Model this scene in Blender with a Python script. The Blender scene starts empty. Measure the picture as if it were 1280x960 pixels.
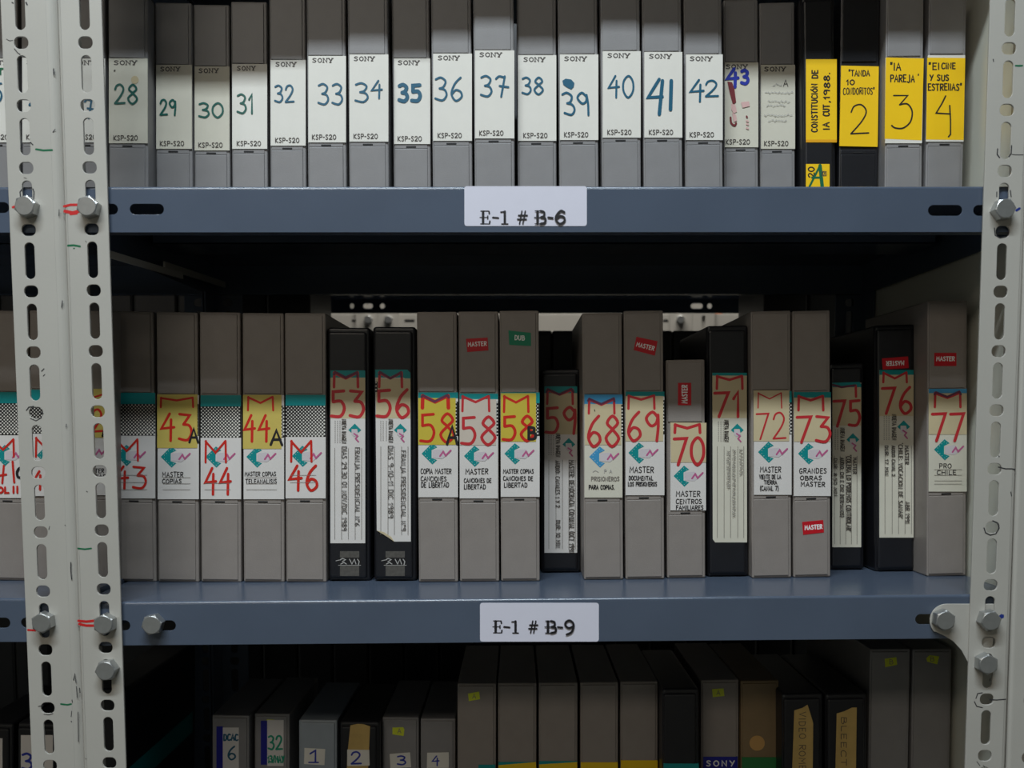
import bpy, bmesh, math, random
from mathutils import Vector, Matrix
random.seed(7)
SC = bpy.context.scene
COL = SC.collection

# ------------------------------------------------------------------ camera
H = 1.35                      # camera height above the floor
F_PX, CX, HOR, VP = 1200.0, 645.0, 530.0, 19285.0
_S = VP - HOR
_t = (_S - math.sqrt(_S * _S - 4 * F_PX * F_PX)) / (2 * F_PX)
PITCH = math.atan(_t)
CY = HOR + F_PX * _t
cam_data = bpy.data.cameras.new('camera')
cam = bpy.data.objects.new('camera', cam_data)
COL.objects.link(cam)
cam.location = (0, 0, H)
cam.rotation_euler = (math.pi / 2 - PITCH, 0, 0)
cam_data.sensor_fit = 'HORIZONTAL'
cam_data.sensor_width = 36.0
cam_data.lens = 36.0 * F_PX / 1280.0
cam_data.shift_x = (640 - CX) / 1280.0
cam_data.shift_y = (CY - 480) / 1280.0
cam_data.clip_start = 0.02
cam_data.clip_end = 50
cam_data.dof.use_dof = True
cam_data.dof.focus_distance = 0.88
cam_data.dof.aperture_fstop = 8
SC.camera = cam

# ------------------------------------------------------------------ light
world = bpy.data.worlds.new('world')
SC.world = world
world.use_nodes = True
world.node_tree.nodes['Background'].inputs[0].default_value = (0.8, 0.9, 1.0, 1)
world.node_tree.nodes['Background'].inputs[1].default_value = 0.02

def area(name, loc, rot, sx, sy, power, col):
    d = bpy.data.lights.new(name, 'AREA')
    d.shape = 'RECTANGLE'
    d.size, d.size_y, d.energy, d.color = sx, sy, power, col
    o = bpy.data.objects.new(name, d)
    o.location, o.rotation_euler = loc, rot
    COL.objects.link(o)
    return o
area('aisle_tube_light', (-0.22, -0.15, 2.9), (0, 0, 0), 1.25, 0.10, 40, (0.85, 0.97, 1.06))
area('aisle_fill_light', (-0.85, -1.2, 2.6), (math.radians(25), 0, 0), 1.3, 0.3, 9.5, (1.0, 0.91, 0.79))  # added warm fill, no known fixture here
area('rear_aisle_light', (0.1, 1.8, 2.6), (0, 0, 0), 1.2, 0.12, 22, (1.0, 0.97, 0.92))

SC.view_settings.view_transform = 'Standard'
SC.view_settings.look = 'None'
SC.view_settings.gamma = 1
SC.view_settings.exposure = 0.0
SC.view_settings.use_curve_mapping = False

# ------------------------------------------------------------------ measuring helpers
_c, _s = math.cos(PITCH), math.sin(PITCH)
def ray(px, py):
    u, v = (px - CX) / F_PX, -(py - CY) / F_PX
    return Vector((u, _c + v * _s, -_s + v * _c))
def at(px, py, Y):
    d = ray(px, py)
    k = Y / d.y
    return Vector((d.x * k, Y, d.z * k + H))
def x_of(px, z, Y):
    return (px - CX) / F_PX * (Y * _c - (z - H) * _s)
def y_of(px, py, z):
    d = ray(px, py)
    return (z - H) * d.y / d.z

# ------------------------------------------------------------------ materials
def srgb(c):
    c = c / 255.0
    return c / 12.92 if c <= 0.04045 else ((c + 0.055) / 1.055) ** 2.4
MATS = {}
def mat(name, rgb, rough=0.5, metal=0.0, noise=0.0, scale=60.0, bump=0.0, bscale=900.0, spec=0.5, linear=False):
    m = bpy.data.materials.new(name)
    m.use_nodes = True
    nt = m.node_tree
    b = nt.nodes['Principled BSDF']
    c = tuple(rgb) if linear else tuple(srgb(v) for v in rgb)
    b.inputs['Base Color'].default_value = (*c, 1)
    b.inputs['Roughness'].default_value = rough
    b.inputs['Metallic'].default_value = metal
    b.inputs['Specular IOR Level'].default_value = spec
    if noise or bump:
        tc = nt.nodes.new('ShaderNodeTexCoord')
    if noise:
        n = nt.nodes.new('ShaderNodeTexNoise')
        n.inputs['Scale'].default_value = scale
        n.inputs['Detail'].default_value = 5
        r = nt.nodes.new('ShaderNodeValToRGB')
        r.color_ramp.elements[0].position = 0.3
        r.color_ramp.elements[1].position = 0.7
        r.color_ramp.elements[0].color = (*[v * (1 - noise) for v in c], 1)
        r.color_ramp.elements[1].color = (*[min(1, v * (1 + noise)) for v in c], 1)
        nt.links.new(tc.outputs['Object'], n.inputs['Vector'])
        nt.links.new(n.outputs['Fac'], r.inputs['Fac'])
        nt.links.new(r.outputs['Color'], b.inputs['Base Color'])
    if bump:
        n2 = nt.nodes.new('ShaderNodeTexNoise')
        n2.inputs['Scale'].default_value = bscale
        n2.inputs['Detail'].default_value = 2
        bp = nt.nodes.new('ShaderNodeBump')
        bp.inputs['Strength'].default_value = bump
        bp.inputs['Distance'].default_value = 0.0004
        nt.links.new(tc.outputs['Object'], n2.inputs['Vector'])
        nt.links.new(n2.outputs['Fac'], bp.inputs['Height'])
        nt.links.new(bp.outputs['Normal'], b.inputs['Normal'])
    MATS[name] = m
    return m
mat('case_grey', (138, 135, 134), 0.42, noise=0.04, bump=0.25)
mat('case_taupe', (142, 133, 126), 0.45, noise=0.04, bump=0.3)
mat('case_bluegrey', (150, 158, 165), 0.4, noise=0.04, bump=0.2)
mat('case_tan', (132, 110, 78), 0.5, noise=0.12, scale=30, bump=0.2)
mat('case_black', (26, 26, 30), 0.38, noise=0.1, bump=0.25)
mat('slot_dark', (14, 13, 13), 0.6)
mat('paper_white', (230, 225, 214), 0.55, noise=0.025, scale=40)
mat('paper_aged', (214, 208, 190), 0.6, noise=0.03, scale=40)
mat('paper_label', (222, 216, 210), 0.5, noise=0.02, scale=40)
mat('paper_cream', (205, 188, 150), 0.55, noise=0.04, scale=40)
mat('paper_buff', (206, 192, 176), 0.55, noise=0.04, scale=40)
mat('paper_mustard', (206, 184, 92), 0.5, noise=0.04, scale=40)
mat('paper_lemon', (204, 182, 62), 0.5, noise=0.04, scale=40)
mat('paper_yellow', (255, 204, 4), 0.5, noise=0.02, scale=40)
mat('paper_orange', (240, 170, 10), 0.5)
mat('paper_lilac', (222, 220, 232), 0.4, noise=0.01)
mat('sticker_lime', (212, 220, 50), 0.5)
mat('sticker_red', (196, 20, 34), 0.35)
mat('sticker_green', (14, 132, 96), 0.35)
mat('sticker_navy', (24, 26, 140), 0.35)
mat('sticker_peach', (200, 154, 90), 0.5)
mat('tape_masking', (196, 164, 96), 0.6, noise=0.12, scale=50)
mat('band_teal', (0, 140, 140), 0.4)
mat('band_blue', (66, 150, 196), 0.4)
mat('band_green', (40, 120, 60), 0.5)
mat('band_yellow', (238, 196, 10), 0.45)
mat('ink_black', (26, 24, 28), 0.5)
mat('ink_print', (72, 66, 62), 0.5)
mat('ink_dot', (22, 20, 20), 0.5)
mat('ink_faint', (176, 172, 166), 0.6)
mat('ink_grey', (128, 120, 112), 0.6)
mat('ink_teal', (16, 92, 120), 0.4)
mat('ink_green', (6, 92, 82), 0.4)
mat('ink_blue', (36, 52, 160), 0.4)
mat('ink_red', (206, 38, 26), 0.4)
mat('ink_crimson', (196, 46, 52), 0.4)
mat('ink_maroon', (120, 34, 40), 0.5)
mat('ink_smear', (220, 178, 172), 0.6)
mat('ink_plum', (104, 44, 70), 0.5)
mat('ink_jade', (10, 150, 116), 0.5)
mat('logo_blur', (208, 199, 201), 0.6)
mat('logo_pink', (190, 92, 138), 0.5)
mat('worn_grey', (84, 80, 74), 0.6, noise=0.2, scale=300)
mat('ink_white', (240, 238, 234), 0.5)
mat('post_paint', (182, 178, 169), 0.42, noise=0.03, scale=14, bump=0.12, bscale=500)
mat('panel_paint', (226, 224, 208), 0.45, noise=0.03, scale=10)
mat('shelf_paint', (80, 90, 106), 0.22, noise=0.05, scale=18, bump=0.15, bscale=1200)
mat('bolt_zinc', (176, 177, 175), 0.34, metal=0.75, noise=0.06, scale=200)
mat('scuff', (40, 40, 44), 0.7)
mat('marker_red', (206, 34, 34), 0.5)
mat('marker_green', (0, 104, 66), 0.5)
mat('marker_blue', (30, 50, 130), 0.5)
mat('floor_grey', (84, 82, 78), 0.5, noise=0.08, scale=6)
mat('wall_paint', (176, 172, 160), 0.8, noise=0.03, scale=4)
mat('ceiling_paint', (196, 196, 190), 0.85, noise=0.02, scale=4)
mat('orange_card', (232, 130, 60), 0.6)

# ------------------------------------------------------------------ mesh builder
class MB:
    def __init__(s):
        s.v, s.f, s.m, s.mats = [], [], [], []
    def mi(s, name):
        if name not in s.mats:
            s.mats.append(name)
        return s.mats.index(name)
    def face(s, pts, m):
        b = len(s.v)
        s.v += [tuple(p) for p in pts]
        s.f.append(list(range(b, b + len(pts))))
        s.m.append(s.mi(m))
    def prism(s, pts, y0, y1, m):
        """pts (x,z) counter-clockwise as seen from -y; solid from y0 (front) to y1"""
        a = sum(pts[i][0] * pts[(i + 1) % len(pts)][1] - pts[(i + 1) % len(pts)][0] * pts[i][1] for i in range(len(pts)))
        if a < 0:
            pts = pts[::-1]
        n, b, k = len(pts), len(s.v), s.mi(m)
        s.v += [(x, y0, z) for x, z in pts] + [(x, y1, z) for x, z in pts]
        s.f.append(list(range(b, b + n))); s.m.append(k)
        s.f.append(list(range(b + 2 * n - 1, b + n - 1, -1))); s.m.append(k)
        for i in range(n):
            j = (i + 1) % n
            s.f.append([b + j, b + i, b + n + i, b + n + j]); s.m.append(k)
    def box(s, x0, x1, y0, y1, z0, z1, m, bev=0.0, seg=2):
        bm = bmesh.new()
        bmesh.ops.create_cube(bm, size=1)
        for v in bm.verts:
            v.co = Vector(((x0 + x1) / 2 + v.co.x * (x1 - x0), (y0 + y1) / 2 + v.co.y * (y1 - y0), (z0 + z1) / 2 + v.co.z * (z1 - z0)))
        if bev:
            bmesh.ops.bevel(bm, geom=list(bm.edges), offset=bev, segments=seg, affect='EDGES', profile=0.5)
        s.add_bm(bm, m)
    def add_bm(s, bm, m, M=None):
        b, k = len(s.v), s.mi(m)
        bm.verts.index_update()
        for v in bm.verts:
            co = M @ v.co if M else v.co
            s.v.append(tuple(co))
        for f in bm.faces:
            s.f.append([b + v.index for v in f.verts]); s.m.append(k)
        bm.free()
    def add_mesh(s, me, m, M=None):
        b, k = len(s.v), s.mi(m)
        for v in me.vertices:
            s.v.append(tuple(M @ v.co if M else v.co))
        for p in me.polygons:
            s.f.append([b + i for i in p.vertices]); s.m.append(k)
    def ribbon(s, pts, w, y, m):
        pts = [Vector((p[0], p[1])) for p in pts]
        q = [pts[0]]
        for p in pts[1:]:
            if (p - q[-1]).length > 1e-6:
                q.append(p)
        if len(q) < 2:
            q = [q[0] - Vector((w * .3, 0)), q[0] + Vector((w * .3, 0))]
        n = len(q)
        d0, d1 = (q[1] - q[0]).normalized(), (q[-1] - q[-2]).normalized()
        L, R = [], []
        for i in range(n):
            a = (q[i] - q[i - 1]).normalized() if i else d0
            c = (q[i + 1] - q[i]).normalized() if i < n - 1 else d1
            t = a + c
            t = t.normalized() if t.length > 0.3 else c
            nn = Vector((-t.y, t.x))
            k = 1.0 / max(0.55, abs(nn.dot(Vector((-c.y, c.x)))))
            L.append(q[i] + nn * w / 2 * k); R.append(q[i] - nn * w / 2 * k)
        e0, e1 = q[0] - d0 * w * .42, q[-1] + d1 * w * .42
        n0, n1 = Vector((-d0.y, d0.x)) * w * .28, Vector((-d1.y, d1.x)) * w * .28
        L = [e0 + n0] + L + [e1 + n1]; R = [e0 - n0] + R + [e1 - n1]
        k, b = s.mi(m), len(s.v)
        s.lift = (getattr(s, 'lift', 0) + 1) % 7
        for i, (l, r) in enumerate(zip(L, R)):
            yy = y - .0000006 * i - .0000017 * s.lift      # ink laid over ink sits on top of it
            s.v += [(l.x, yy, l.y), (r.x, yy, r.y)]
        for i in range(len(L) - 1):
            s.f.append([b + 2 * i, b + 2 * i + 1, b + 2 * i + 3, b + 2 * i + 2]); s.m.append(k)
    def obj(s, name, parent=None, label=None, smooth=False):
        me = bpy.data.meshes.new(name)
        me.from_pydata(s.v, [], s.f)
        for n in s.mats:
            me.materials.append(MATS[n])
        me.polygons.foreach_set('material_index', s.m)
        if smooth:
            me.polygons.foreach_set('use_smooth', [True] * len(me.polygons))
        me.update()
        o = bpy.data.objects.new(name, me)
        COL.objects.link(o)
        if parent:
            o.parent = parent
        if label:
            o['label'] = label
        return o

def empty(name, loc, roty=0.0, label=None, cat=None, group=None, rotz=0.0):
    o = bpy.data.objects.new(name, None)
    o.empty_display_size = 0.02
    COL.objects.link(o)
    o.location = loc
    o.rotation_euler = (0, roty, rotz)
    if label: o['label'] = label
    if cat: o['category'] = cat
    if group: o['group'] = group
    return o

# ------------------------------------------------------------------ writing
GL = {
 '0': (.6, "~.32,1 .06,.75 .05,.3 .3,0 .56,.3 .55,.75 .32,1"),
 '1': (.3, ".02,.72 .2,1 .2,0"),
 '2': (.6, "~.05,.75 .15,.95 .38,1 .54,.78 .4,.45 .04,.02|.04,.02 .62,.05"),
 '3': (.58, "~.06,.92 .3,1 .52,.84 .42,.6 .24,.53|~.24,.53 .48,.47 .57,.24 .38,.02 .04,.1"),
 'ʒ': (.6, ".04,.98 .5,.94 .22,.6|~.22,.6 .48,.56 .58,.3 .4,.03 .02,.08"),
 '4': (.62, ".4,1 .03,.45 .6,.5|.46,.78 .44,0"),
 '5': (.6, ".54,.98 .1,.95 .1,.58|~.1,.58 .42,.6 .56,.34 .4,.05 .02,.06"),
 '6': (.56, "~.48,1 .2,.72 .05,.3 .25,0 .52,.16 .48,.38 .25,.46 .07,.28"),
 '7': (.6, ".02,.95 .58,.97 .2,0"),
 '⁊': (.6, "~.04,.86 .2,.98 .42,.94 .48,.98|.48,.98 .3,0|.22,.52 .66,.46"),
 '8': (.6, "~.32,.56 .1,.77 .32,1 .54,.78 .32,.56 .05,.27 .3,0 .58,.26 .32,.56"),
 '9': (.58, "~.52,.82 .3,1 .05,.78 .24,.52 .46,.62 .53,.9|~.53,.9 .54,.5 .48,0"),
 'A': (.6, ".02,0 .3,1 .58,0|.12,.36 .5,.36"),
 'B': (.55, ".06,0 .06,1|~.06,1 .44,.92 .42,.6 .06,.54|~.06,.54 .54,.46 .5,.06 .06,0"),
 'C': (.55, "~.54,.9 .25,1 .04,.6 .1,.1 .35,0 .54,.12"),
 'D': (.58, ".06,0 .06,1|~.06,1 .46,.88 .54,.4 .4,.06 .06,0"),
 'E': (.5, ".48,1 .06,1 .06,0 .48,0|.06,.52 .4,.52"),
 'F': (.5, ".48,1 .06,1 .06,0|.06,.55 .4,.55"),
 'G': (.6, "~.54,.88 .25,1 .04,.55 .2,.03 .5,.1 .54,.42|.3,.42 .56,.42"),
 'H': (.6, ".05,0 .05,1|.55,0 .55,1|.05,.52 .55,.52"),
 'I': (.14, ".07,0 .07,1"),
 'J': (.5, "~.42,1 .44,.3 .3,-.12 .05,.0"),
 'K': (.58, ".06,0 .06,1|.54,1 .08,.45 .56,0"),
 'L': (.46, ".06,1 .06,0 .46,0"),
 'M': (.72, ".04,0 .08,1 .36,.4 .64,1 .68,0"),
 'N': (.6, ".05,0 .05,1 .55,0 .55,1"),
 'Ñ': (.6, ".05,0 .05,.85 .55,0 .55,.85|.15,1 .45,1"),
 'O': (.62, "~.32,1 .05,.7 .07,.25 .32,0 .57,.25 .57,.72 .32,1"),
 'P': (.54, ".06,0 .06,1|~.06,1 .5,.94 .48,.55 .06,.48"),
 'Q': (.6, "~.32,1 .05,.6 .3,0 .57,.5 .32,1|.35,.25 .6,-.05"),
 'R': (.56, ".06,0 .06,1|~.06,1 .5,.94 .46,.56 .06,.5|.2,.5 .54,0"),
 'S': (.5, "~.46,.9 .2,1 .06,.78 .24,.54 .44,.3 .3,.02 .03,.1"),
 'T': (.56, ".01,1 .55,1|.28,1 .28,0"),
 'U': (.58, "~.05,1 .06,.25 .3,0 .52,.25 .53,1"),
 'V': (.58, ".02,1 .28,0 .56,1"),
 'W': (.8, ".02,1 .2,0 .4,.8 .6,0 .78,1"),
 'X': (.56, ".03,0 .53,1|.03,1 .53,0"),
 'Y': (.56, ".02,1 .28,.52|.54,1 .2,0"),
 'Z': (.56, ".03,1 .53,1 .03,0 .55,0"),
 'i': (.14, ".07,0 .07,.7|.07,.92 .07,1"),
 'l': (.14, ".07,0 .07,1"),
 'Ó': (.62, "~.32,.8 .05,.55 .07,.2 .32,0 .57,.2 .57,.6 .32,.8|.3,.92 .46,1.15"),
 '-': (.36, ".04,.48 .32,.48"), '.': (.14, ".05,0 .09,.04"), ',': (.16, ".1,.1 .04,-.14"),
 ':': (.14, ".07,.1 .07,.16|.07,.6 .07,.66"), '/': (.4, ".02,-.05 .38,1.05"),
 '"': (.26, ".05,1.1 .03,.82|.2,1.1 .17,.82"), "'": (.12, ".06,1.05 .05,.78"), '(': (.22, "~.2,1.1 .05,.5 .2,-.1"),
 ')': (.22, "~.03,1.1 .18,.5 .03,-.1"), '°': (.26, "~.13,1 .03,.85 .13,.7 .23,.85 .13,1"), '#': (.6, ".1,0 .25,1|.35,0 .5,1|.02,.35 .56,.35|.05,.66 .6,.66"),
 ' ': (.34, ""),
}
def smooth(p, n=6):
    q = []
    P = [p[0]] + p + [p[-1]]
    if p[0] == p[-1] and len(p) > 3:
        P = [p[-2]] + p + [p[1]]
    for i in range(1, len(P) - 2):
        a, b, c, d = P[i - 1], P[i], P[i + 1], P[i + 2]
        for k in range(n):
            t = k / n
            q.append(tuple(0.5 * (2 * b[j] + (c[j] - a[j]) * t + (2 * a[j] - 5 * b[j] + 4 * c[j] - d[j]) * t * t + (3 * b[j] - a[j] - 3 * c[j] + d[j]) * t ** 3) for j in (0, 1)))
    q.append(P[-2])
    return q
def glyph_strokes(ch, n=6):
    w, enc = GL[ch]
    out = []
    for part in enc.split('|'):
        if not part:
            continue
        sm = part[0] == '~'
        p = [tuple(float(v) for v in t.split(',')) for t in part.lstrip('~').split()]
        out.append(smooth(p, n) if sm else p)
    return w, out
def layout(text, gap=.17, n=6, jitter=0.0):
    """strokes of a line in a unit box (x 0..1, y 0..1)"""
    x, res = 0.0, []
    for ch in text:
        w, st = glyph_strokes(ch, n)
        jy, jk = random.uniform(-jitter, jitter), random.uniform(-jitter, jitter) * .6
        for p in st:
            res.append([(x + a + jk * b, b + jy) for a, b in p])
        x += w + gap
    tot = max(x - gap, .1)
    return [[(a / tot, b) for a, b in p] for p in res]

class Frame:
    """a flat face (local y = yf) of a placed thing, addressed by the photo's pixels"""
    def __init__(s, root, yf=0.0):
        loc = Vector(root.location) + (Vector(root.parent.location) if root.parent else Vector((0, 0, 0)))
        M = Matrix.LocRotScale(loc, root.rotation_euler.to_matrix().to_quaternion(), None)
        s.inv = M.inverted()
        s.rot = s.inv.to_3x3()
        s.o = s.inv @ Vector((0, 0, H))
        s.yf = yf
    def P(s, px, py):
        d = s.rot @ ray(px, py)
        t = (s.yf - s.o.y) / d.y
        return (s.o.x + d.x * t, s.o.z + d.z * t)
    def k(s, px, py):
        a, b = s.P(px, py), s.P(px + 1, py)
        return math.hypot(a[0] - b[0], a[1] - b[1])

class Card:
    """a paper label or sticker: solid sheet + its printing, all in one mesh"""
    def __init__(s, fr, base, pts, m, y=-.0004, back=.0006):
        s.fr, s.mb, s.y, s.n = fr, MB(), y, 0
        if len(pts) == 4 and not isinstance(pts[0], tuple):
            x0, y0, x1, y1 = pts
            pts = [(x0, y0), (x1, y0), (x1, y1), (x0, y1)]
        s.mb.prism([fr.P(*p) for p in pts], y, back, m)
        s.box = pts
    def lay(s):
        s.n += 1
        return s.y - .00003 - .000034 * min(s.n, 24)
    def poly(s, pts, m):
        y = s.lay()
        q = [s.fr.P(*p) for p in pts]
        a = sum(q[i][0] * q[(i + 1) % len(q)][1] - q[(i + 1) % len(q)][0] * q[i][1] for i in range(len(q)))
        if a < 0:
            q = q[::-1]
        s.mb.face([(x, y, z) for x, z in q], m)
    def rect(s, x0, y0, x1, y1, m):
        s.poly([(x0, y0), (x1, y0), (x1, y1), (x0, y1)], m)
    def line(s, pts, w, m, sm=False):
        if sm:
            pts = smooth(pts)
        c = pts[0]
        s.mb.ribbon([s.fr.P(*p) for p in pts], w * s.fr.k(*c), s.lay(), m)
    def text(s, t, x0, y0, x1, y1, w, m, gap=.17, n=4, jit=0.0, slant=0.0):
        y = s.lay()
        w *= 1.15 if m in ('ink_crimson', 'ink_red') else (.85 if m == 'ink_black' and w < 1.4 else 1)
        for st in layout(t, gap, n, jit):
            pts = [s.fr.P(x0 + (x1 - x0) * a + slant * b, y1 - (y1 - y0) * b) for a, b in st]
            s.mb.ribbon(pts, w * s.fr.k(x0, y0), y, m)
    def vdown(s, t, x0, x1, y0, y1, w, m, jit=0.04):
        """reads downwards, letter tops to the right"""
        w *= .78
        m = 'ink_print' if m == 'ink_black' else m
        y = s.lay()
        for st in layout(t, .2, 3, jit):
            s.mb.ribbon([s.fr.P(x0 + (x1 - x0) * b, y0 + (y1 - y0) * a) for a, b in st], w * s.fr.k(x0, y0), y, m)
    def vup(s, t, x0, x1, y0, y1, w, m, jit=0.03):
        """reads upwards, letter tops to the left; y0 = bottom end, y1 = top end"""
        y = s.lay()
        for st in layout(t, .2, 4, jit):
            s.mb.ribbon([s.fr.P(x1 - (x1 - x0) * b, y0 + (y1 - y0) * a) for a, b in st], w * s.fr.k(x0, y0), y, m)
    def emm(s, x0, x1, y0, y1, w, m, dip=.45):
        yy = s.lay()
        k = w * s.fr.k(x0, y0)
        xm = (x0 + x1) / 2
        ym = y0 + (y1 - y0) * dip
        for p in ([(x0, y1), (x0 + .5, y0)], [(x0, y0 + .5), (xm, ym), (x1, y0)], [(x1, y0 + .5), (x1 + .5, y1)]):
            s.mb.ribbon([s.fr.P(*q) for q in p], k, yy, m)
    def dots(s, x0, y0, x1, y1, pitch=4.3, flip=False):
        s.rect(x0, y0, x1, y1, 'ink_dot')
        y = s.lay()
        ny = int((y1 - y0) / (pitch / 2))
        for r in range(ny):
            cy = y0 + (r + .6) * pitch / 2
            off = (r % 2) * pitch / 2
            c = x0 + 1 + off
            while c < x1 - .6:
                t = (r / max(1, ny - 1)) * .5 + (c - x0) / max(1, x1 - x0) * .5
                q = .9 + .6 * t
                if cy + q < y1 + .4:
                    s.mb.face([(a, y, b) for a, b in (s.fr.P(c - q, cy), s.fr.P(c, cy + q), s.fr.P(c + q, cy), s.fr.P(c, cy - q))], 'paper_white')
                c += pitch
    def logo(s, x, yc, teal='band_teal'):
        P = lambda l: [(x + a, yc + b) for a, b in l]
        s.poly(P([(-1, 0), (12, -13), (18.5, -8), (11.5, -4.5), (11.5, 5.5), (18.5, 8), (12.5, 13.5)]), teal)
        y = s.lay()
        for a, b in ((3.6, -2), (6, -4.5), (8.6, -7.2), (11.6, -9.8), (15, -8), (3.6, 2.2), (6.2, 4.8), (9, 7.6), (12.4, 10.4), (14.8, 8.6)):
            s.mb.face([(u, y, v) for u, v in (s.fr.P(x + a - .5, yc + b), s.fr.P(x + a, yc + b + .5), s.fr.P(x + a + .5, yc + b), s.fr.P(x + a, yc + b - .5))], 'paper_white')
        s.poly(P([(12.5, -4.5), (25, -5.5), (28, -3), (28, 4), (25, 6.5), (12.5, 5.5)]), 'logo_blur')
        s.line(P([(22, 3.2), (26, -2.5), (29, 2.5), (35.5, -4)]), 2.2, 'logo_pink')
    def small_logo(s, x, yc):
        P = lambda l: [(x + a, yc + b) for a, b in l]
        s.poly(P([(-8, .5), (0, -7.5), (8, .5), (4, 4), (3, -1), (-4, -1), (-4, 4)]), 'band_teal')
        s.poly(P([(-4, 0), (3, 0), (4, 6), (-1, 9), (-4, 6)]), 'logo_blur')
        s.line(P([(-1, 5), (3.5, 8), (1, 11), (4.5, 15)]), 1.8, 'logo_pink')
    def obj(s, name, parent, label=None):
        return s.mb.obj(name, parent, label)

# ------------------------------------------------------------------ room
def structure(name, x0, x1, y0, y1, z0, z1, m):
    b = MB(); b.box(x0, x1, y0, y1, z0, z1, m)
    o = b.obj(name); o['kind'] = 'structure'
    return o
structure('floor', -2.6, 2.6, -2.4, 3.6, -.1, 0, 'floor_grey')
structure('ceiling', -2.6, 2.6, -2.4, 3.6, 3.6, 3.7, 'ceiling_paint')
structure('wall_back', -2.6, 2.6, 3.5, 3.6, 0, 3.6, 'wall_paint')
structure('wall_front', -2.6, 2.6, -2.4, -2.3, 0, 3.6, 'wall_paint')
structure('wall_left', -2.7, -2.6, -2.4, 3.6, 0, 3.6, 'wall_paint')
structure('wall_right', 2.6, 2.7, -2.4, 3.6, 0, 3.6, 'wall_paint')

# ------------------------------------------------------------------ plates with holes (2D curve, filled)
def plate(outline, holes, t, bev=.0003):
    # the 2D fill occasionally drops the sheet for unlucky coordinates: nudge the holes and try again
    area = lambda L: abs(sum(L[i][0] * L[(i + 1) % len(L)][1] - L[(i + 1) % len(L)][0] * L[i][1] for i in range(len(L)))) / 2
    want = area(outline) - sum(area(h) for h in holes)
    for k in range(12):
        me, M = plate_once(outline, [[(x + k * 1.3e-5, z + k * 3.7e-5) for x, z in h] for h in holes], t, bev)
        if sum(p.area for p in me.polygons if abs(p.normal.z) > .9) > 1.5 * want:
            return me, M
        if k < 11:
            bpy.data.meshes.remove(me)
    return me, M
def plate_once(outline, holes, t, bev):
    """solid plate in the xz plane, y from 0 to t; outline/holes lists of (x,z)"""
    cu = bpy.data.curves.new('plate', 'CURVE')
    cu.dimensions = '2D'
    cu.fill_mode = 'BOTH'
    cu.extrude = t / 2 - bev
    cu.bevel_depth = bev
    cu.bevel_resolution = 1
    cu.offset = -bev
    for loop in [outline] + holes:
        sp = cu.splines.new('POLY')
        sp.points.add(len(loop) - 1)
        for p, (x, z) in zip(sp.points, loop):
            p.co = (x, z, 0, 1)
        sp.use_cyclic_u = True
    o = bpy.data.objects.new('plate', cu)
    COL.objects.link(o)
    dg = bpy.context.evaluated_depsgraph_get()
    me = bpy.data.meshes.new_from_object(o.evaluated_get(dg))
    bpy.data.objects.remove(o)
    bpy.data.curves.remove(cu)
    return me, Matrix(((1, 0, 0, 0), (0, 0, -1, t / 2), (0, 1, 0, 0), (0, 0, 0, 1)))
def slot(cx, cz, w, h, r=None, n=6):
    r = min(w, h) / 2 if r is None else r
    pts = []
    for sx, sz, a0 in ((1, 1, 0), (-1, 1, 90), (-1, -1, 180), (1, -1, 270)):
        for i in range(n + 1):
            a = math.radians(a0 + 90 * i / n)
            pts.append((cx + sx * (w / 2 - r) + r * math.cos(a), cz + sz * (h / 2 - r) + r * math.sin(a)))
    return pts

Y_POST, Y_LIP = 0.782, 0.786

def hole_column(xc, z_ref, z0, z1, PITCH_H=0.0487):
    hs, k = [], -60
    while k < 60:
        z = z_ref + k * PITCH_H
        if z0 + .02 < z < z1 - .02:
            hs.append(slot(xc, z, .0113, .0094, .0042))
        zl = z + PITCH_H / 2
        if z0 + .03 < zl < z1 - .03:
            hs.append(slot(xc, zl, .0080, .0290))
        k += 1
    return hs

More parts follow.
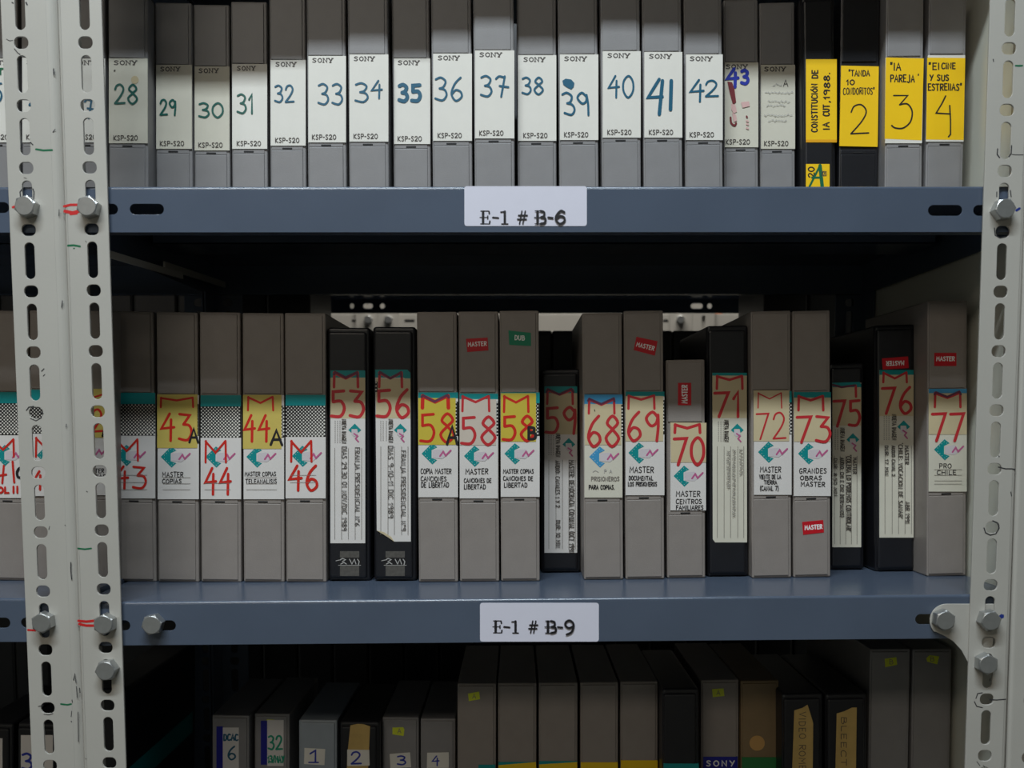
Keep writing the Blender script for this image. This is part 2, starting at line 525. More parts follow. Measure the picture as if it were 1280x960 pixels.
def post(parent, px_edge_top, px_edge_bot, width, side, bend, hole_px, hole_ref_y, Y=Y_POST, ztop=2.35, marks=None, pitch=.0487, depth=.038):
    """slotted angle upright. The free edge of its front flange runs from px_edge_top (image y 0) to px_edge_bot (y 960);
    side=+1: the flange extends to +x from that edge and bends back there; side=-1: to -x."""
    A, B = at(px_edge_top, 0, Y), at(px_edge_bot, 960, Y)
    phi = math.atan2(A.x - B.x, A.z - B.z)
    base = B + (A - B) * ((0 - B.z) / (A.z - B.z))
    root = empty('upright_post_frame', base, phi)
    fr = Frame(root, 0.0)
    zl0, zl1 = 0.0, ztop
    mb = MB()
    xa, xb = (0, width - bend) if side > 0 else (-(width - bend), 0)
    hx, hz = fr.P(hole_px, hole_ref_y)
    me, M = plate([(xa, zl0), (xb, zl0), (xb, zl1), (xa, zl1)], hole_column(hx, hz, zl0, zl1, pitch), .002)
    mb.add_mesh(me, 'post_paint', M)
    bpy.data.meshes.remove(me)
    # rounded bend and the side flange
    xe = side * (width - bend)
    prev = None
    N = 8
    for i in range(N + 1):
        a = math.pi / 2 * i / N
        p = (xe + side * bend * math.sin(a), bend * (1 - math.cos(a)))
        if prev:
            q = [(prev[0], prev[1], zl0), (p[0], p[1], zl0), (p[0], p[1], zl1), (prev[0], prev[1], zl1)]
            mb.face(q if side > 0 else q[::-1], 'post_paint')
        prev = p
    xs = sorted((side * (width - .002), side * width))
    mb.box(xs[0], xs[1], bend, depth, zl0, zl1, 'post_paint')
    f2 = Frame(root, -.00012)
    for mk in (marks or []):
        kind, m, w, pts = mk
        q = [f2.P(*p) for p in pts]
        if kind == 'line':
            mb.ribbon(q, w * f2.k(*pts[0]), -.00012, m)
        else:
            mb.face([(x, -.00012, z) for x, z in q], m)
    o = mb.obj('upright_post')
    o.location, o.rotation_euler = root.location, root.rotation_euler
    bpy.data.objects.remove(root)
    o.parent = parent
    return o

def bolt(parent, px, py, y_face, r=.0078, ht=.0088, rot=0.3):
    """hex-head bolt standing on the plane y = y_face; px,py = centre of the head's outer face"""
    c = at(px, py, y_face - ht)
    mb = MB()
    pts_in = [(r * .98 * math.cos(rot + i * math.pi / 3), r * .98 * math.sin(rot + i * math.pi / 3)) for i in range(6)]
    ring = []
    def loop(y, rr, hexa):
        L = []
        for i in range(24):
            a = rot + i * math.pi / 12
            if hexa:
                k = math.cos(math.pi / 6) / math.cos((i * math.pi / 12) % (math.pi / 3) - math.pi / 6)
                R = rr * k * 1.1
            else:
                R = rr
            L.append((R * math.cos(a), y, R * math.sin(a)))
        return L
    loops = [loop(ht, r * 1.02, True), loop(.0010, r * 1.02, True), loop(.0003, r * .96, False), loop(0, r * .90, False)]
    for a, b in zip(loops, loops[1:]):
        for i in range(24):
            j = (i + 1) % 24
            mb.face([a[i], a[j], b[j], b[i]][::-1], 'bolt_zinc')
    mb.face(loops[-1], 'bolt_zinc')
    # washer face and shank through the slot
    bm = bmesh.new()
    bmesh.ops.create_cone(bm, cap_ends=True, segments=20, radius1=.004, radius2=.004, depth=.012)
    mb.add_bm(bm, 'bolt_zinc', Matrix.Translation((0, ht + .006, 0)) @ Matrix.Rotation(math.pi / 2, 4, 'X'))
    o = mb.obj('bolt', parent)
    o.location = c
    return o

def shelf(parent, xL, xR, pL, pR, y_front=Y_LIP, depth=.382, slots=(), cham=True, lip=.0365, name='shelf'):
    """folded steel shelf; pL/pR world points of the top front edge at two places"""
    phi = -math.atan2(pR.z - pL.z, pR.x - pL.x)
    z_at = lambda x: pL.z + (pR.z - pL.z) * (x - pL.x) / (pR.x - pL.x)
    o0 = Vector((xL, y_front, z_at(xL)))
    L = (xR - xL) / math.cos(phi)
    root = empty('shelf_frame', o0, phi)
    fr = Frame(root, 0.0)
    mb = MB()
    r = .0022
    c = .005
    out = [(c, -lip), (L - c, -lip), (L, -lip + c), (L, -r), (0, -r), (0, -lip + c)]
    hs = []
    for px, py in slots:
        x, z = fr.P(px, py)
        hs.append(slot(x, z, .0275, .0085))
    me, M = plate(out, hs, .0012, .0002)
    mb.add_mesh(me, 'shelf_paint', M)
    bpy.data.meshes.remove(me)
    N = 6
    prev = (0.0, -r)
    for i in range(1, N + 1):
        a = math.pi / 2 * i / N
        p = (r - r * math.cos(a), -r + r * math.sin(a))
        mb.face([(0, prev[0], prev[1]), (L, prev[0], prev[1]), (L, p[0], p[1]), (0, p[0], p[1])], 'shelf_paint')
        prev = p
    mb.box(0, L, r, depth - r, -.0012, 0, 'shelf_paint')
    mb.box(c, L - c, .0012, .012, -lip, -lip + .0012, 'shelf_paint')
    mb.box(0, L, depth - .0012, depth, -lip, 0, 'shelf_paint')
    mb.box(c, L - c, depth - .013, depth - .0012, -lip, -lip + .0012, 'shelf_paint')
    for xa in (0, L - .0012):
        mb.box(xa, xa + .0012, .002, depth - .002, -lip, -.0012, 'shelf_paint')
    mb.box(.01, L - .01, depth * .42, depth * .58, -.016, -.0148, 'shelf_paint')
    mb.box(.01, L - .01, depth * .42, depth * .42 + .0012, -.016, -.0012, 'shelf_paint')
    mb.box(.01, L - .01, depth * .58 - .0012, depth * .58, -.016, -.0012, 'shelf_paint')
    o = mb.obj(name)
    o.location, o.rotation_euler = root.location, root.rotation_euler
    bpy.data.objects.remove(root)
    o.parent = parent
    return o, z_at

# ------------------------------------------------------------------ racks
rack = empty('shelving_rack', (0, Y_LIP, 0), label='grey slotted steel shelving rack filling the frame, slate blue shelves marked E-1', cat='shelving rack')
rack_l = empty('shelving_rack', (-.62, Y_LIP, 0), label='neighbouring slotted rack at the left frame edge, seen by its front post and shelf ends', cat='shelving rack')
rack_r = empty('shelving_rack', (.62, Y_LIP, 0), label='neighbouring rack at the lower right edge, seen only by one pale upright', cat='shelving rack')
def keep(o, parent):
    """parent without moving (parents have no rotation)"""
    o.parent = parent
    o.location = Vector(o.location) - Vector(parent.location)
    return o
XL, XR = at(90, 530, Y_LIP).x, at(1284, 530, Y_LIP).x
p6 = (at(140, 233, Y_LIP), at(1225, 232.5, Y_LIP))
p9 = (at(150, 752.5, Y_LIP), at(1205, 743.5, Y_LIP))
s6, S6 = shelf(None, XL, XR, *p6, slots=((183.5, 261.5), (126, 261.5), (1181.5, 263), (1238, 263)))
s9, S9 = shelf(None, XL, XR, *p9, slots=((199, 782), (142, 782), (1165, 774), (1222, 774)))
up = Vector((0, 0, .318))
s3, S3 = shelf(None, XL, XR, p6[0] + up, p6[1] + up)
p10 = (Vector((p9[0].x, 0, H - .492)), Vector((p9[1].x, 0, H - .492)))
s12, S12 = shelf(None, XL, XR, *p10)
for s in (s6, s9, s3, s12):
    keep(s, rack)
XLL = XL - .0035
s6l, S6L = shelf(None, XLL - .84, XLL, p6[0] + Vector((-.5, 0, -.001)), p6[0] + Vector((0, 0, 0)), slots=((-10, 259.5),))
p9l = at(10, 748, Y_LIP)
s9l, S9L = shelf(None, XLL - .84, XLL, p9l + Vector((-.3, 0, 0)), p9l, slots=((-8, 778.5), (47, 778.5)))
s3l, _ = shelf(None, XLL - .84, XLL, p6[0] + up + Vector((-.5, 0, 0)), p6[0] + up)
s12l, S12L = shelf(None, XLL - .84, XLL, *p10)
for s in (s6l, s9l, s3l, s12l):
    keep(s, rack_l)

def shelf_card(sh, px, text, rows):
    fr = Frame(sh, -.0001)
    x0, y0, x1, y1 = px
    root = sh
    pts = []
    r = 3
    for cx, cy, a0 in ((x1 - r, y0 + r, -90), (x1 - r, y1 - r, 0), (x0 + r, y1 - r, 90), (x0 + r, y0 + r, 180)):
        for i in range(4):
            a = math.radians(a0 + 30 * i)
            pts.append((cx + r * math.cos(a), cy + r * math.sin(a)))
    c = Card(fr, 0, pts, 'paper_lilac', y=-.0003, back=.0)
    # engraved-style capitals with thick stems, thin serifs and through-going middle bars
    def G(ch, a, b):
        yt, yb = rows
        X = lambda u: a + (b - a) * u
        Yy = lambda v: yb - (yb - yt) * v
        L = lambda w, *p, sm=False: c.line([(X(u), Yy(v)) for u, v in p], w * 1.3, 'ink_black', sm)
        if ch in 'EB':
            L(2.5, (.3, .03), (.3, .97)); L(1, (.0, .5), (.75, .5))
            L(1, (.06, 0), (.9, 0)); L(1, (.08, 1), (.85, 1))
            if ch == 'E':
                L(1.5, (.92, .02), (.95, .22)); L(1.5, (.86, .98), (.9, .8)); L(1.2, (.75, .38), (.75, .62))
            else:
                L(2.1, (.6, 1), (.92, .9), (.92, .62), (.65, .51), sm=True)
                L(2.2, (.65, .51), (1.02, .42), (1.0, .1), (.6, 0), sm=True)
        elif ch == '1':
            L(2.3, (.6, .03), (.6, .97)); L(1.3, (.1, .92), (.55, .95)); L(1, (.2, 0), (1, 0))
        elif ch == '-':
            L(1.7, (0, .5), (1, .46))
        elif ch == '#':
            L(1.3, (.2, 0), (.45, 1)); L(1.3, (.55, 0), (.8, 1)); L(1.5, (0, .36), (.9, .36)); L(1.5, (.1, .66), (1, .66))
        elif ch == '6':
            L(2.1, (.95, .9), (.55, 1), (.1, .6), (.1, .25), (.5, 0), (.95, .2), (.9, .5), (.5, .6), (.15, .42), sm=True)
        elif ch == '9':
            L(2.1, (.9, .55), (.45, .42), (.05, .65), (.15, .93), (.55, 1.05), (.95, .8), (.95, .4), (.7, .05), (.2, -.12), sm=True)
    for ch, a, b in text:
        G(ch, a, b)
    c.obj('shelf_label', sh, 'white sticker on the shelf lip with code ' + ''.join(t[0] for t in text))
shelf_card(s6, (580.5, 232.8, 733.5, 282.6), (('E', 600, 613), ('-', 616, 623), ('1', 625, 635), ('#', 647, 659), ('B', 668, 681), ('-', 685, 691), ('6', 694, 706)), (264, 280))
shelf_card(s9, (600, 753.5, 748.5, 802), (('E', 616, 628), ('-', 630, 637), ('1', 639, 648), ('#', 661, 672), ('B', 681, 694), ('-', 697, 703), ('9', 706, 717)), (776, 791))

def scuffs(lst):
    return [('line', 'scuff', w * .72, p) for w, p in lst]
m1 = [('line', 'marker_green', 2.4, [(45, 186.5), (54, 188), (65, 187.5)]),
      ('line', 'marker_red', 3, [(16, 259), (22, 257.5)]), ('line', 'marker_red', 2.5, [(35, 787.5), (44, 788)]),
      ('line', 'marker_green', 2, [(76, 880), (84, 881), (89, 880)])] + scuffs([
      (1.6, [(18, 61), (22, 66), (25, 68)]), (1.1, [(8, 49), (12, 51), (16, 50.5)]), (2.2, [(67, 86), (67.4, 93)]), (2.4, [(32.5, 3), (34, 6)]), (2, [(15, 3), (16.5, 4)]),
      (1.2, [(66, 165), (69, 161.5)]), (1.8, [(27, 176), (26, 186), (28, 189)]), (2, [(38, 178), (41, 181)]), (1, [(30, 222), (33, 223)]),
      (2, [(26, 250), (25, 240), (28, 236)]), (2, [(42, 250), (42.5, 240), (41, 236)]), (1.2, [(74, 262), (73.5, 270)]), (1.6, [(77, 384), (78, 376)]),
      (1.8, [(52, 464), (55, 461)]), (1.3, [(54, 470), (56, 468)]), (1, [(83, 530), (82.5, 534)]), (1.2, [(62, 658), (61, 662)]), (1, [(81, 656), (82, 657.5)]),
      (1.7, [(88.5, 703), (88.5, 713), (89.5, 724)]), (2, [(33, 513), (36, 509), (42, 508)]), (2, [(52, 515), (54, 517)]), (1.5, [(38, 523), (45, 526), (52, 522)]),
      (1.6, [(92, 850), (93.5, 842), (95, 853)]), (1.2, [(95.5, 858), (96.5, 872)]), (1.4, [(90, 875), (90.5, 878)]), (1.2, [(89.5, 889), (89, 896)]), (1.5, [(89, 901.5), (89.5, 902.5)]),
      (1.2, [(97.5, 890), (98, 927)]), (1.5, [(48, 883), (54, 882)]), (1.5, [(55, 892.5), (61, 893.5), (66, 892)])])
m2 = [('line', 'marker_red', 3, [(80, 258), (88, 256), (97, 256)]), ('line', 'marker_red', 4, [(81, 264), (91, 266), (102, 263)]), ('line', 'marker_red', 2.2, [(88, 268), (96, 267)]),
      ('line', 'marker_red', 3.2, [(98, 776), (108, 777), (117, 776)]), ('line', 'marker_red', 3.2, [(99, 780), (108, 782), (118, 782)]),
      ('line', 'marker_green', 2.4, [(85, 307), (92, 306.5), (100, 308)]), ('line', 'marker_green', 1.5, [(92, 310.5), (93, 310.5)]),
      ('line', 'marker_green', 2, [(97.5, 685.5), (106, 686.5), (114, 685.5)])] + scuffs([(1, [(107, 301), (108, 303)]), (1.2, [(108, 614), (109.5, 615)]), (1.5, [(99.5, 860), (100, 866)]), (1, [(107, 948), (107.5, 949)])])
m3 = [('line', 'marker_green', 2, [(1269.5, 82), (1274, 82.3), (1278, 82)]), ('poly', 'marker_blue', 0, [(1248.5, 770), (1251.5, 767.5), (1255, 768.5), (1255, 772), (1251.5, 773.5), (1249, 772.5)][::-1]),
      ('line', 'marker_blue', 3, [(1270.5, 263), (1274.5, 260.5)])] + scuffs([
      (1.6, [(1241.5, 74), (1242, 77)]), (2, [(1247, 186), (1246.5, 193), (1249.5, 197)]), (2, [(1264.5, 182), (1264, 192), (1261, 196)]), (1.2, [(1265, 193), (1270, 193.5), (1279, 193.6)]),
      (1.8, [(1246, 240), (1246, 246)]), (1.8, [(1263, 238), (1264, 246)]), (1.8, [(1243, 285), (1244, 294), (1250, 297.5), (1257, 296)]), (2, [(1248, 584), (1257, 586), (1265, 586), (1269, 587)]),
      (1.8, [(1248.5, 570), (1249, 571)]), (1.5, [(1263.5, 615), (1264.5, 620)]), (2, [(1230, 660), (1232, 666), (1238, 669), (1245, 667), (1249, 660), (1247, 654), (1241, 651)]),
      (1.6, [(1220, 873), (1222, 867), (1228, 866)]), (1.6, [(1218, 877), (1221, 883), (1228, 884.5)]), (1.8, [(1237, 874.5), (1246, 875), (1257, 874)]), (1.2, [(1238, 848), (1237.5, 851)]), (1, [(1221, 952), (1225, 957)]), (1, [(1229, 957), (1231, 959)])])
post1 = post(None, .5, 40, .0443, +1, .0085, 38.8, 364.3, marks=m1, pitch=.04878)
keep(post1, rack_l)
post2 = post(None, 126.5, 157.5, .0352, -1, .0025, 117, 363, marks=m2, pitch=.04859)
keep(post2, rack)
post3 = post(None, 1238, 1206.5, .0338, +1, .003, 1251, 364.6, marks=m3, depth=.012, pitch=.0477)
keep(post3, rack)
post4 = post(None, 1344, 1310, .0338, -1, .003, 1306, 360, depth=.028, pitch=.0483)
keep(post4, rack_r)
# rear uprights: shade put into their colour with the dark shelf paint
Y_BACK = Y_LIP + .384
def rear_post(x0, parent, side):
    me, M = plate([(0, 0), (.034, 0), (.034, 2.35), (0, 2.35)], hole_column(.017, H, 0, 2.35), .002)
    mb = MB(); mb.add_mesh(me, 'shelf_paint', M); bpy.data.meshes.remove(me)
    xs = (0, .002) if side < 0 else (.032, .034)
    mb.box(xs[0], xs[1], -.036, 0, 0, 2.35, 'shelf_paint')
    o = mb.obj('upright_post')
    o.location = (x0, Y_BACK, 0)
    keep(o, parent)
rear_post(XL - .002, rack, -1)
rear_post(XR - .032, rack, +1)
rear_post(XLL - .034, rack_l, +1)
# solid panel closing the rack's right end
mb = MB(); mb.box(XR + .0035, XR + .0047, Y_LIP + .03, Y_BACK + .002, .1, 2.3, 'panel_paint')
o = mb.obj('side_panel'); keep(o, rack)
# pale bars under the upper shelf, running front to back
def bar(a, b, w, h, parent, name, m='post_paint'):
    mb = MB()
    d = (b - a)
    L = d.length
    mb.box(0, L, -w / 2, w / 2, -h / 2, h / 2, m, .0003, 1)
    o = mb.obj(name)
    o.location = a
    o.rotation_euler = (0, -math.asin(d.z / L), math.atan2(d.y, d.x))
    keep(o, parent)
bar(at(205, 331, .955), at(281, 356, 1.155), .002, .007, rack, 'pale_bar')
bar(at(136, 317.5, .815), at(228, 345, .985), .002, .0062, rack_l, 'pale_bar')
# gusset plate at the right end of the lower shelf
A = at(1210, 755, Y_POST + .0022)
gs = empty('gusset_frame', A, 0)
fr = Frame(gs, 0)
gp = [(1246, 755), (1184, 755)] + [(1184 + 21.5 * math.cos(math.radians(a)), 776 + 21 * math.sin(math.radians(a))) for a in range(-100, -235, -15)] + [(1170, 790), (1181, 795), (1192, 802), (1202, 813), (1209, 826), (1214, 836), (1238, 836)]
me, M = plate([fr.P(*p) for p in gp], [], .0016)
mb = MB(); mb.add_mesh(me, 'post_paint', M); bpy.data.meshes.remove(me)
o = mb.obj('gusset_plate'); o.location = gs.location; keep(o, rack)
bpy.data.objects.remove(gs)
for px, py, par, yf, r in ((30, 257, rack_l, Y_POST, .3), (51, 779, rack_l, Y_POST, .6), (108, 257.5, rack, Y_POST, .3), (128.5, 781, rack, Y_POST, .5), (131, 839, rack, Y_POST, .1),
                           (189, 781.5, rack, Y_LIP, .2), (1182.5, 776, rack, Y_POST + .002, .4), (1239.5, 776.5, rack, Y_POST, .2), (1236, 831, rack, Y_POST, .5), (1257.5, 260.5, rack, Y_POST, .1)):
    b = bolt(None, px, py, yf, rot=r)
    keep(b, par)

# ------------------------------------------------------------------ cases
def place(name, xl, xr, Y, zf, slope, yref, label, cat, group, zbase=None):
    """stand a case on a shelf; xl/xr = photo columns of its front edges at row yref, slope = columns gained per 230 rows downwards"""
    xm = (xl + xr) / 2
    z1 = at(xm, yref, Y)
    phi = math.atan2(at(xm - slope, yref - 230, Y).x - z1.x, at(xm, yref - 230, Y).z - z1.z)
    w = x_of(xr, z1.z, Y) - x_of(xl, z1.z, Y)
    zb = zf(z1.x) if zbase is None else zbase
    xb = z1.x - (z1.z - zb) * math.tan(phi)
    lift = abs(math.sin(phi + 0)) * w / 2
    o = empty(name, (xb, Y, zb + .0003), phi, label, cat, group)
    return o, w

def grey_case(o, w, h, d, m, z_lab0, z_lab1, latch=True, inset=(.0014, .0028)):
    """moulded cassette case: body, two raised spine panels either side of the label bay and a catch slot"""
    a, b = -w / 2 + .0003, w / 2 - .0003
    mb = MB(); mb.box(a, b, .0011, d, 0, h, m, .0012)
    mb.obj('case_shell', o)
    xa, xb = a + inset[0], b - inset[1]
    if z_lab1 < h - .006:
        mb = MB(); mb.box(xa, xb, 0, .003, z_lab1 + .0006, h - .0022, m, .0005)
        mb.obj('upper_spine_panel', o)
    if z_lab0 > .008:
        mb = MB()
        zt = z_lab0 - .0042
        mb.box(xa, xb, 0, .003, .0022, zt, m, .0006)
        mb.box(xa, xb, .0004, .003, zt + .0002, z_lab0 - .0004, m, .0004)
        mb.obj('lower_spine_panel', o)
        if latch:
            mb = MB(); xc = (xa + xb) / 2
            mb.box(xc - .0046, xc + .0046, .0001, .002, z_lab0 - .0034, z_lab0 - .0018, 'slot_dark', .0003, 1)
            mb.obj('catch_slot', o)

def black_case(o, w, h, d, panel=(.0012, .003), m='case_black'):
    a, b = -w / 2 + .0003, w / 2 - .0003
    mb = MB(); mb.box(a, b, .0024, d, 0, h, m, .0028, 3)
    mb.obj('case_shell', o)
    mb = MB(); mb.box(a + panel[0], b - panel[1], 0, .006, .003, h - .0042, m, .0022, 3)
    mb.obj('spine_panel', o)

# ---- upper shelf: small cases
G6 = 'small video cases on the upper shelf'
HS = .2007
def Y6(ylab):
    return .896 * 461 / (530 - ylab)
def S6all(x):
    return S6(x) if x > XL else S6L(x)
def printed(c, xa, y0, ksp):
    """maker's word in wide slab capitals at the top, type number at the bottom"""
    x0, x1 = xa
    yy = y0
    W = (x1 - x0) / 4.0
    for i, ch in enumerate('SONY'):
        g0 = x0 + i * W
        c.text(ch, g0 + .5, yy, g0 + W - 1.3, yy + 5, 1.25, 'ink_print', n=3)
        if ch in 'NY':
            c.line([(g0 - .2, yy), (g0 + 1.8, yy)], .8, 'ink_print'); c.line([(g0 + W - 2.4, yy), (g0 + W - .3, yy)], .8, 'ink_print')
        if ch == 'N':
            c.line([(g0 - .2, yy + 5), (g0 + 1.8, yy + 5)], .8, 'ink_print')
        if ch == 'Y':
            c.line([(g0 + 1.6, yy + 5), (g0 + 4, yy + 5)], .8, 'ink_print')
    c.text('KSP-S20', ksp[0], ksp[1], ksp[0] + 30, ksp[1] + 5.8, .85, 'ink_print', n=3)

T6 = [  # id, left, right, slope, label top/bottom, maker x, number box, pen, ink
 ('25', -27, 22.5, 2, 73, 178, (-20, 10), (-24, 104, 3, 128), 2.4, 'ink_teal'),
 ('26', 26.5, 77, 2, 72, 178, (33, 63), (36, 108, 62, 132), 2.4, 'ink_teal'),
 ('2⁊', 83.5, 132, 2, 73, 178, (90, 120), (90, 124, 117, 148), 2.4, 'ink_teal'),
 ('28', 135, 185, 1, 73, 179, (142, 172), (143, 106, 172, 130), 2.5, 'ink_green'),
 ('29', 194, 240.3, 1.5, 81, 186, (200, 226), (200, 125, 220, 144), 2.4, 'ink_green'),
 ('30', 242, 287.5, 1.5, 83, 188, (248, 274), (248, 129, 279, 147), 2.4, 'ink_green'),
 ('31', 289, 334.5, 1.5, 80, 186, (296, 320), (296, 118, 317, 142), 2.4, 'ink_green'),
 ('32', 337, 382.7, 1.5, 75, 182, (344, 371), (343, 107, 367, 128), 2.3, 'ink_teal'),
 ('33', 384, 433, 2, 70, 178, (390, 417), (397, 105, 428, 131), 2.4, 'ink_teal'),
 ('34', 435.5, 486, 2, 68, 177, (442, 469), (443, 101, 477, 128), 2.4, 'ink_teal'),
 ('35', 491, 538.5, 2.5, 73, 180, (497, 525), (498, 106, 526, 127), 4.6, 'ink_teal'),
 ('36', 540, 590.5, 2, 67, 176, (547, 575), (543, 97, 578, 126), 2.5, 'ink_teal'),
 ('3⁊', 592.5, 643.5, 1.7, 63, 173, (599, 628), (600, 95, 634, 121), 2.5, 'ink_teal'),
 ('38', 646.5, 696, 1, 69, 176, (654, 682), (652, 97, 679, 118), 2.4, 'ink_teal'),
 ('39', 698.5, 748.5, 2, 68, 175, (705, 734), (705, 116, 738, 144), 2.6, 'ink_teal'),
 ('40', 752, 801.5, 2, 64, 172, (759, 788), (760, 95, 792, 122), 2.4, 'ink_teal'),
 ('41', 804, 853.5, 2, 65, 172, (811, 840), (811, 98, 841, 143), 4.6, 'ink_teal'),
 ('42', 856, 904, 2, 68, 175, (862, 891), (862, 100, 897, 127), 2.7, 'ink_teal'),
 ('43', 905, 948.5, 1, 78, 184, (907, 935), (908, 87, 935, 108), 4.2, 'ink_blue'),
 ('', 950, 994.5, 1, 81, 186, (955, 983), (955, 104, 985, 125), 2, 'ink_blue'),
]
EXTRA6 = {'28': 'beside a small round dot', '35': 'in thick marker', '39': 'under a blue ink blot', '41': 'in tall thick strokes', '43': 'above a maroon smear'}
for tid, xl, xr, sl, l0, l1, sx, nb, pen, ink in T6:
    Y = Y6(l0)
    num = tid.replace('⁊', '7')
    if tid:
        lab = 'grey video case on upper shelf, white label numbered ' + num + (' ' + EXTRA6[tid] if tid in EXTRA6 else '')
    else:
        lab = 'grey video case on upper shelf, white label, faded writing, small pencilled A'
    if tid in ('25', '26', '2⁊'):
        lab = {'25': 'grey video case at the left edge of the upper shelf, cut by the frame', '26': 'grey video case on the upper shelf behind the leftmost post, glimpsed through its slots',
               '2⁊': 'grey video case numbered 27 on the upper shelf, behind the second post'}[tid]
    o, w = place('video_case', xl, xr, Y, S6all, sl, 185, lab, 'video case', G6)
    fr = Frame(o, 0)
    xc = (xl + xr) / 2
    grey_case(o, w, HS, .14, 'case_grey', fr.P(xc, l1)[1], fr.P(xc, l0)[1])
    fl = Frame(o, -.0004)
    c = Card(fl, 0, (xl + .8 + sl * .3, l0, xr - .6, l1), 'paper_aged' if tid in ('28', '29', '30', '43', '') else 'paper_white')
    printed(c, sx, l0 + 3, (sx[0], l1 - 9.5))
    if tid == '34':
        c.text('3', 443, 104, 460, 128, pen, ink); c.text('4', 464, 101, 478, 123, pen, ink)
    elif tid == '35':
        c.text('35', *nb, pen, ink, gap=.25)
    elif tid == '41':
        c.line([(824, 99), (816, 112), (810, 122), (828, 121)], 3.8, ink); c.line([(828, 101), (826, 122), (824, 143)], 4.4, ink); c.line([(839, 101), (838, 137)], 4.6, ink)
    elif tid == '39':
        c.poly([(703, 101), (707, 98.5), (714, 99.5), (718, 104), (717, 109), (714, 112), (708, 109), (704, 106)], ink)
        c.text('39', *nb, pen, ink, slant=-4)
    elif tid == '42':
        c.text('4', 862, 100, 880, 127, pen, ink); c.text('2', 881, 101, 897, 121, 2.3, ink)
    elif tid == '43':
        c.text('4', *(908, 86, 923, 109), 4, ink); c.text('3', *(926, 88, 935, 105), 4, ink)
        c.poly([(909, 102), (915, 103), (918, 112), (920, 128), (916, 131), (912, 116)], 'ink_maroon')
        c.poly([(914, 130), (919, 131), (921, 140), (917, 142), (914, 137)], 'ink_smear')
        c.poly([(915, 141), (920, 144), (921, 151), (917, 153)], 'ink_smear')
        c.line([(913, 147), (914, 154), (918, 157), (920, 154)], 2.4, 'ink_maroon', True)
        c.poly([(926, 128), (936, 127), (937, 133), (928, 135)], 'ink_smear')
        c.line([(933, 145.5), (933.8, 147)], 2, 'ink_maroon')
        for yy in (151, 155, 160):
            c.line([(933, yy), (935, yy + 1)], 2, 'ink_smear')
    elif tid:
        c.text(tid, *nb, pen, ink, n=6)
    else:
        c.text('A', 979, 100, 985, 108, .9, 'ink_black')
        for yy, a, b in ((106, 966, 978), (116, 956, 990), (127, 960, 986), (132, 958, 982), (144, 955, 990), (151, 960, 982)):
            x = a
            while x < b:
                c.line([(x, yy + random.uniform(-1.5, 1.5)), (x + 2, yy + random.uniform(-1.5, 1.5)), (x + 3, yy)], .7, 'ink_faint'); x += 4
    if tid == '28':
        c.line([(144, 88), (143, 88.6)], 1.6, 'ink_print')
    if tid == '25':
        c.text('T', -3, 86, 4.5, 93, 2.2, 'marker_green')
    c.obj('spine_label', o)
    if tid == '28':
        f2 = Frame(o, -.0006)
        d = Card(f2, 0, [(168.5 + 4.7 * math.cos(k * math.pi / 8), 99.8 + 5 * math.sin(k * math.pi / 8)) for k in range(16)], 'paper_cream', y=-.0007, back=-.0003)
        d.obj('dot_sticker', o)

# four cases at the right end of the upper shelf
ye = 74
o, w = place('video_case', 1003.5, 1046.5, .905, S6, 2, 185, 'black video case on upper shelf, yellow label lettered upwards, right of the white-labelled row', 'video case', G6)
fr = Frame(o, 0)
black_case(o, w, HS, .14)
fl = Frame(o, -.0004)
c = Card(fl, 0, (1007.5, 74, 1046, 178), 'paper_yellow')
c.rect(1007.5, 174.5, 1046, 177.8, 'paper_orange')
c.vup('CONSTITUCIÓN', 1014.5, 1021.5, 165, 105, 1.6, 'ink_black'); c.vup('DE', 1015, 1022, 98, 88, 1.7, 'ink_black')
c.vup('lA', 1029, 1036.5, 162, 153, 1.6, 'ink_black'); c.vup('CUT', 1029, 1036.5, 145, 131, 1.6, 'ink_black'); c.vup(',1988.', 1030, 1037, 128, 91, 1.6, 'ink_black')
c.obj('spine_label', o)
c = Card(fl, 0, (1007.5, 205, 1037, 246), 'paper_yellow')
c.vup('20', 1010.5, 1018, 222, 209, 1.6, 'ink_black')
c.line([(1010, 237), (1025, 207)], 2.6, 'marker_green'); c.line([(1025, 207), (1028, 236)], 4.4, 'marker_green'); c.line([(1015, 222), (1026, 222)], 2.6, 'marker_green')
c.text('U20', 1027, 214, 1033, 220, .8, 'ink_print')
c.obj('lower_label', o, 'small yellow label with 20 and a large A')

o, w = place('video_case', 1049, 1098.5, .905, S6, -3, 185, 'black video case on the upper shelf, yellow label with a big 2 and tanda 10', 'video case', G6)
fr = Frame(o, 0)
grey_case(o, w, HS, .14, 'case_black', fr.P(1074, 187)[1], fr.P(1074, 78)[1])
fl = Frame(o, -.0004)
c = Card(fl, 0, [(1051.5, 82), (1098.5, 83), (1097, 183.5), (1049.3, 182.5)], 'paper_yellow')
c.text('"TANDA', 1061, 88, 1087, 95, 1.4, 'ink_black', jit=.04); c.text('10', 1058, 100, 1068, 106, 1.5, 'ink_black'); c.text('CONDORiTOS"', 1054, 110, 1093, 118, 1.25, 'ink_black', jit=.05)
c.text('2', 1062, 131, 1085, 168, 1.8, 'ink_black', n=8)
c.obj('spine_label', o)

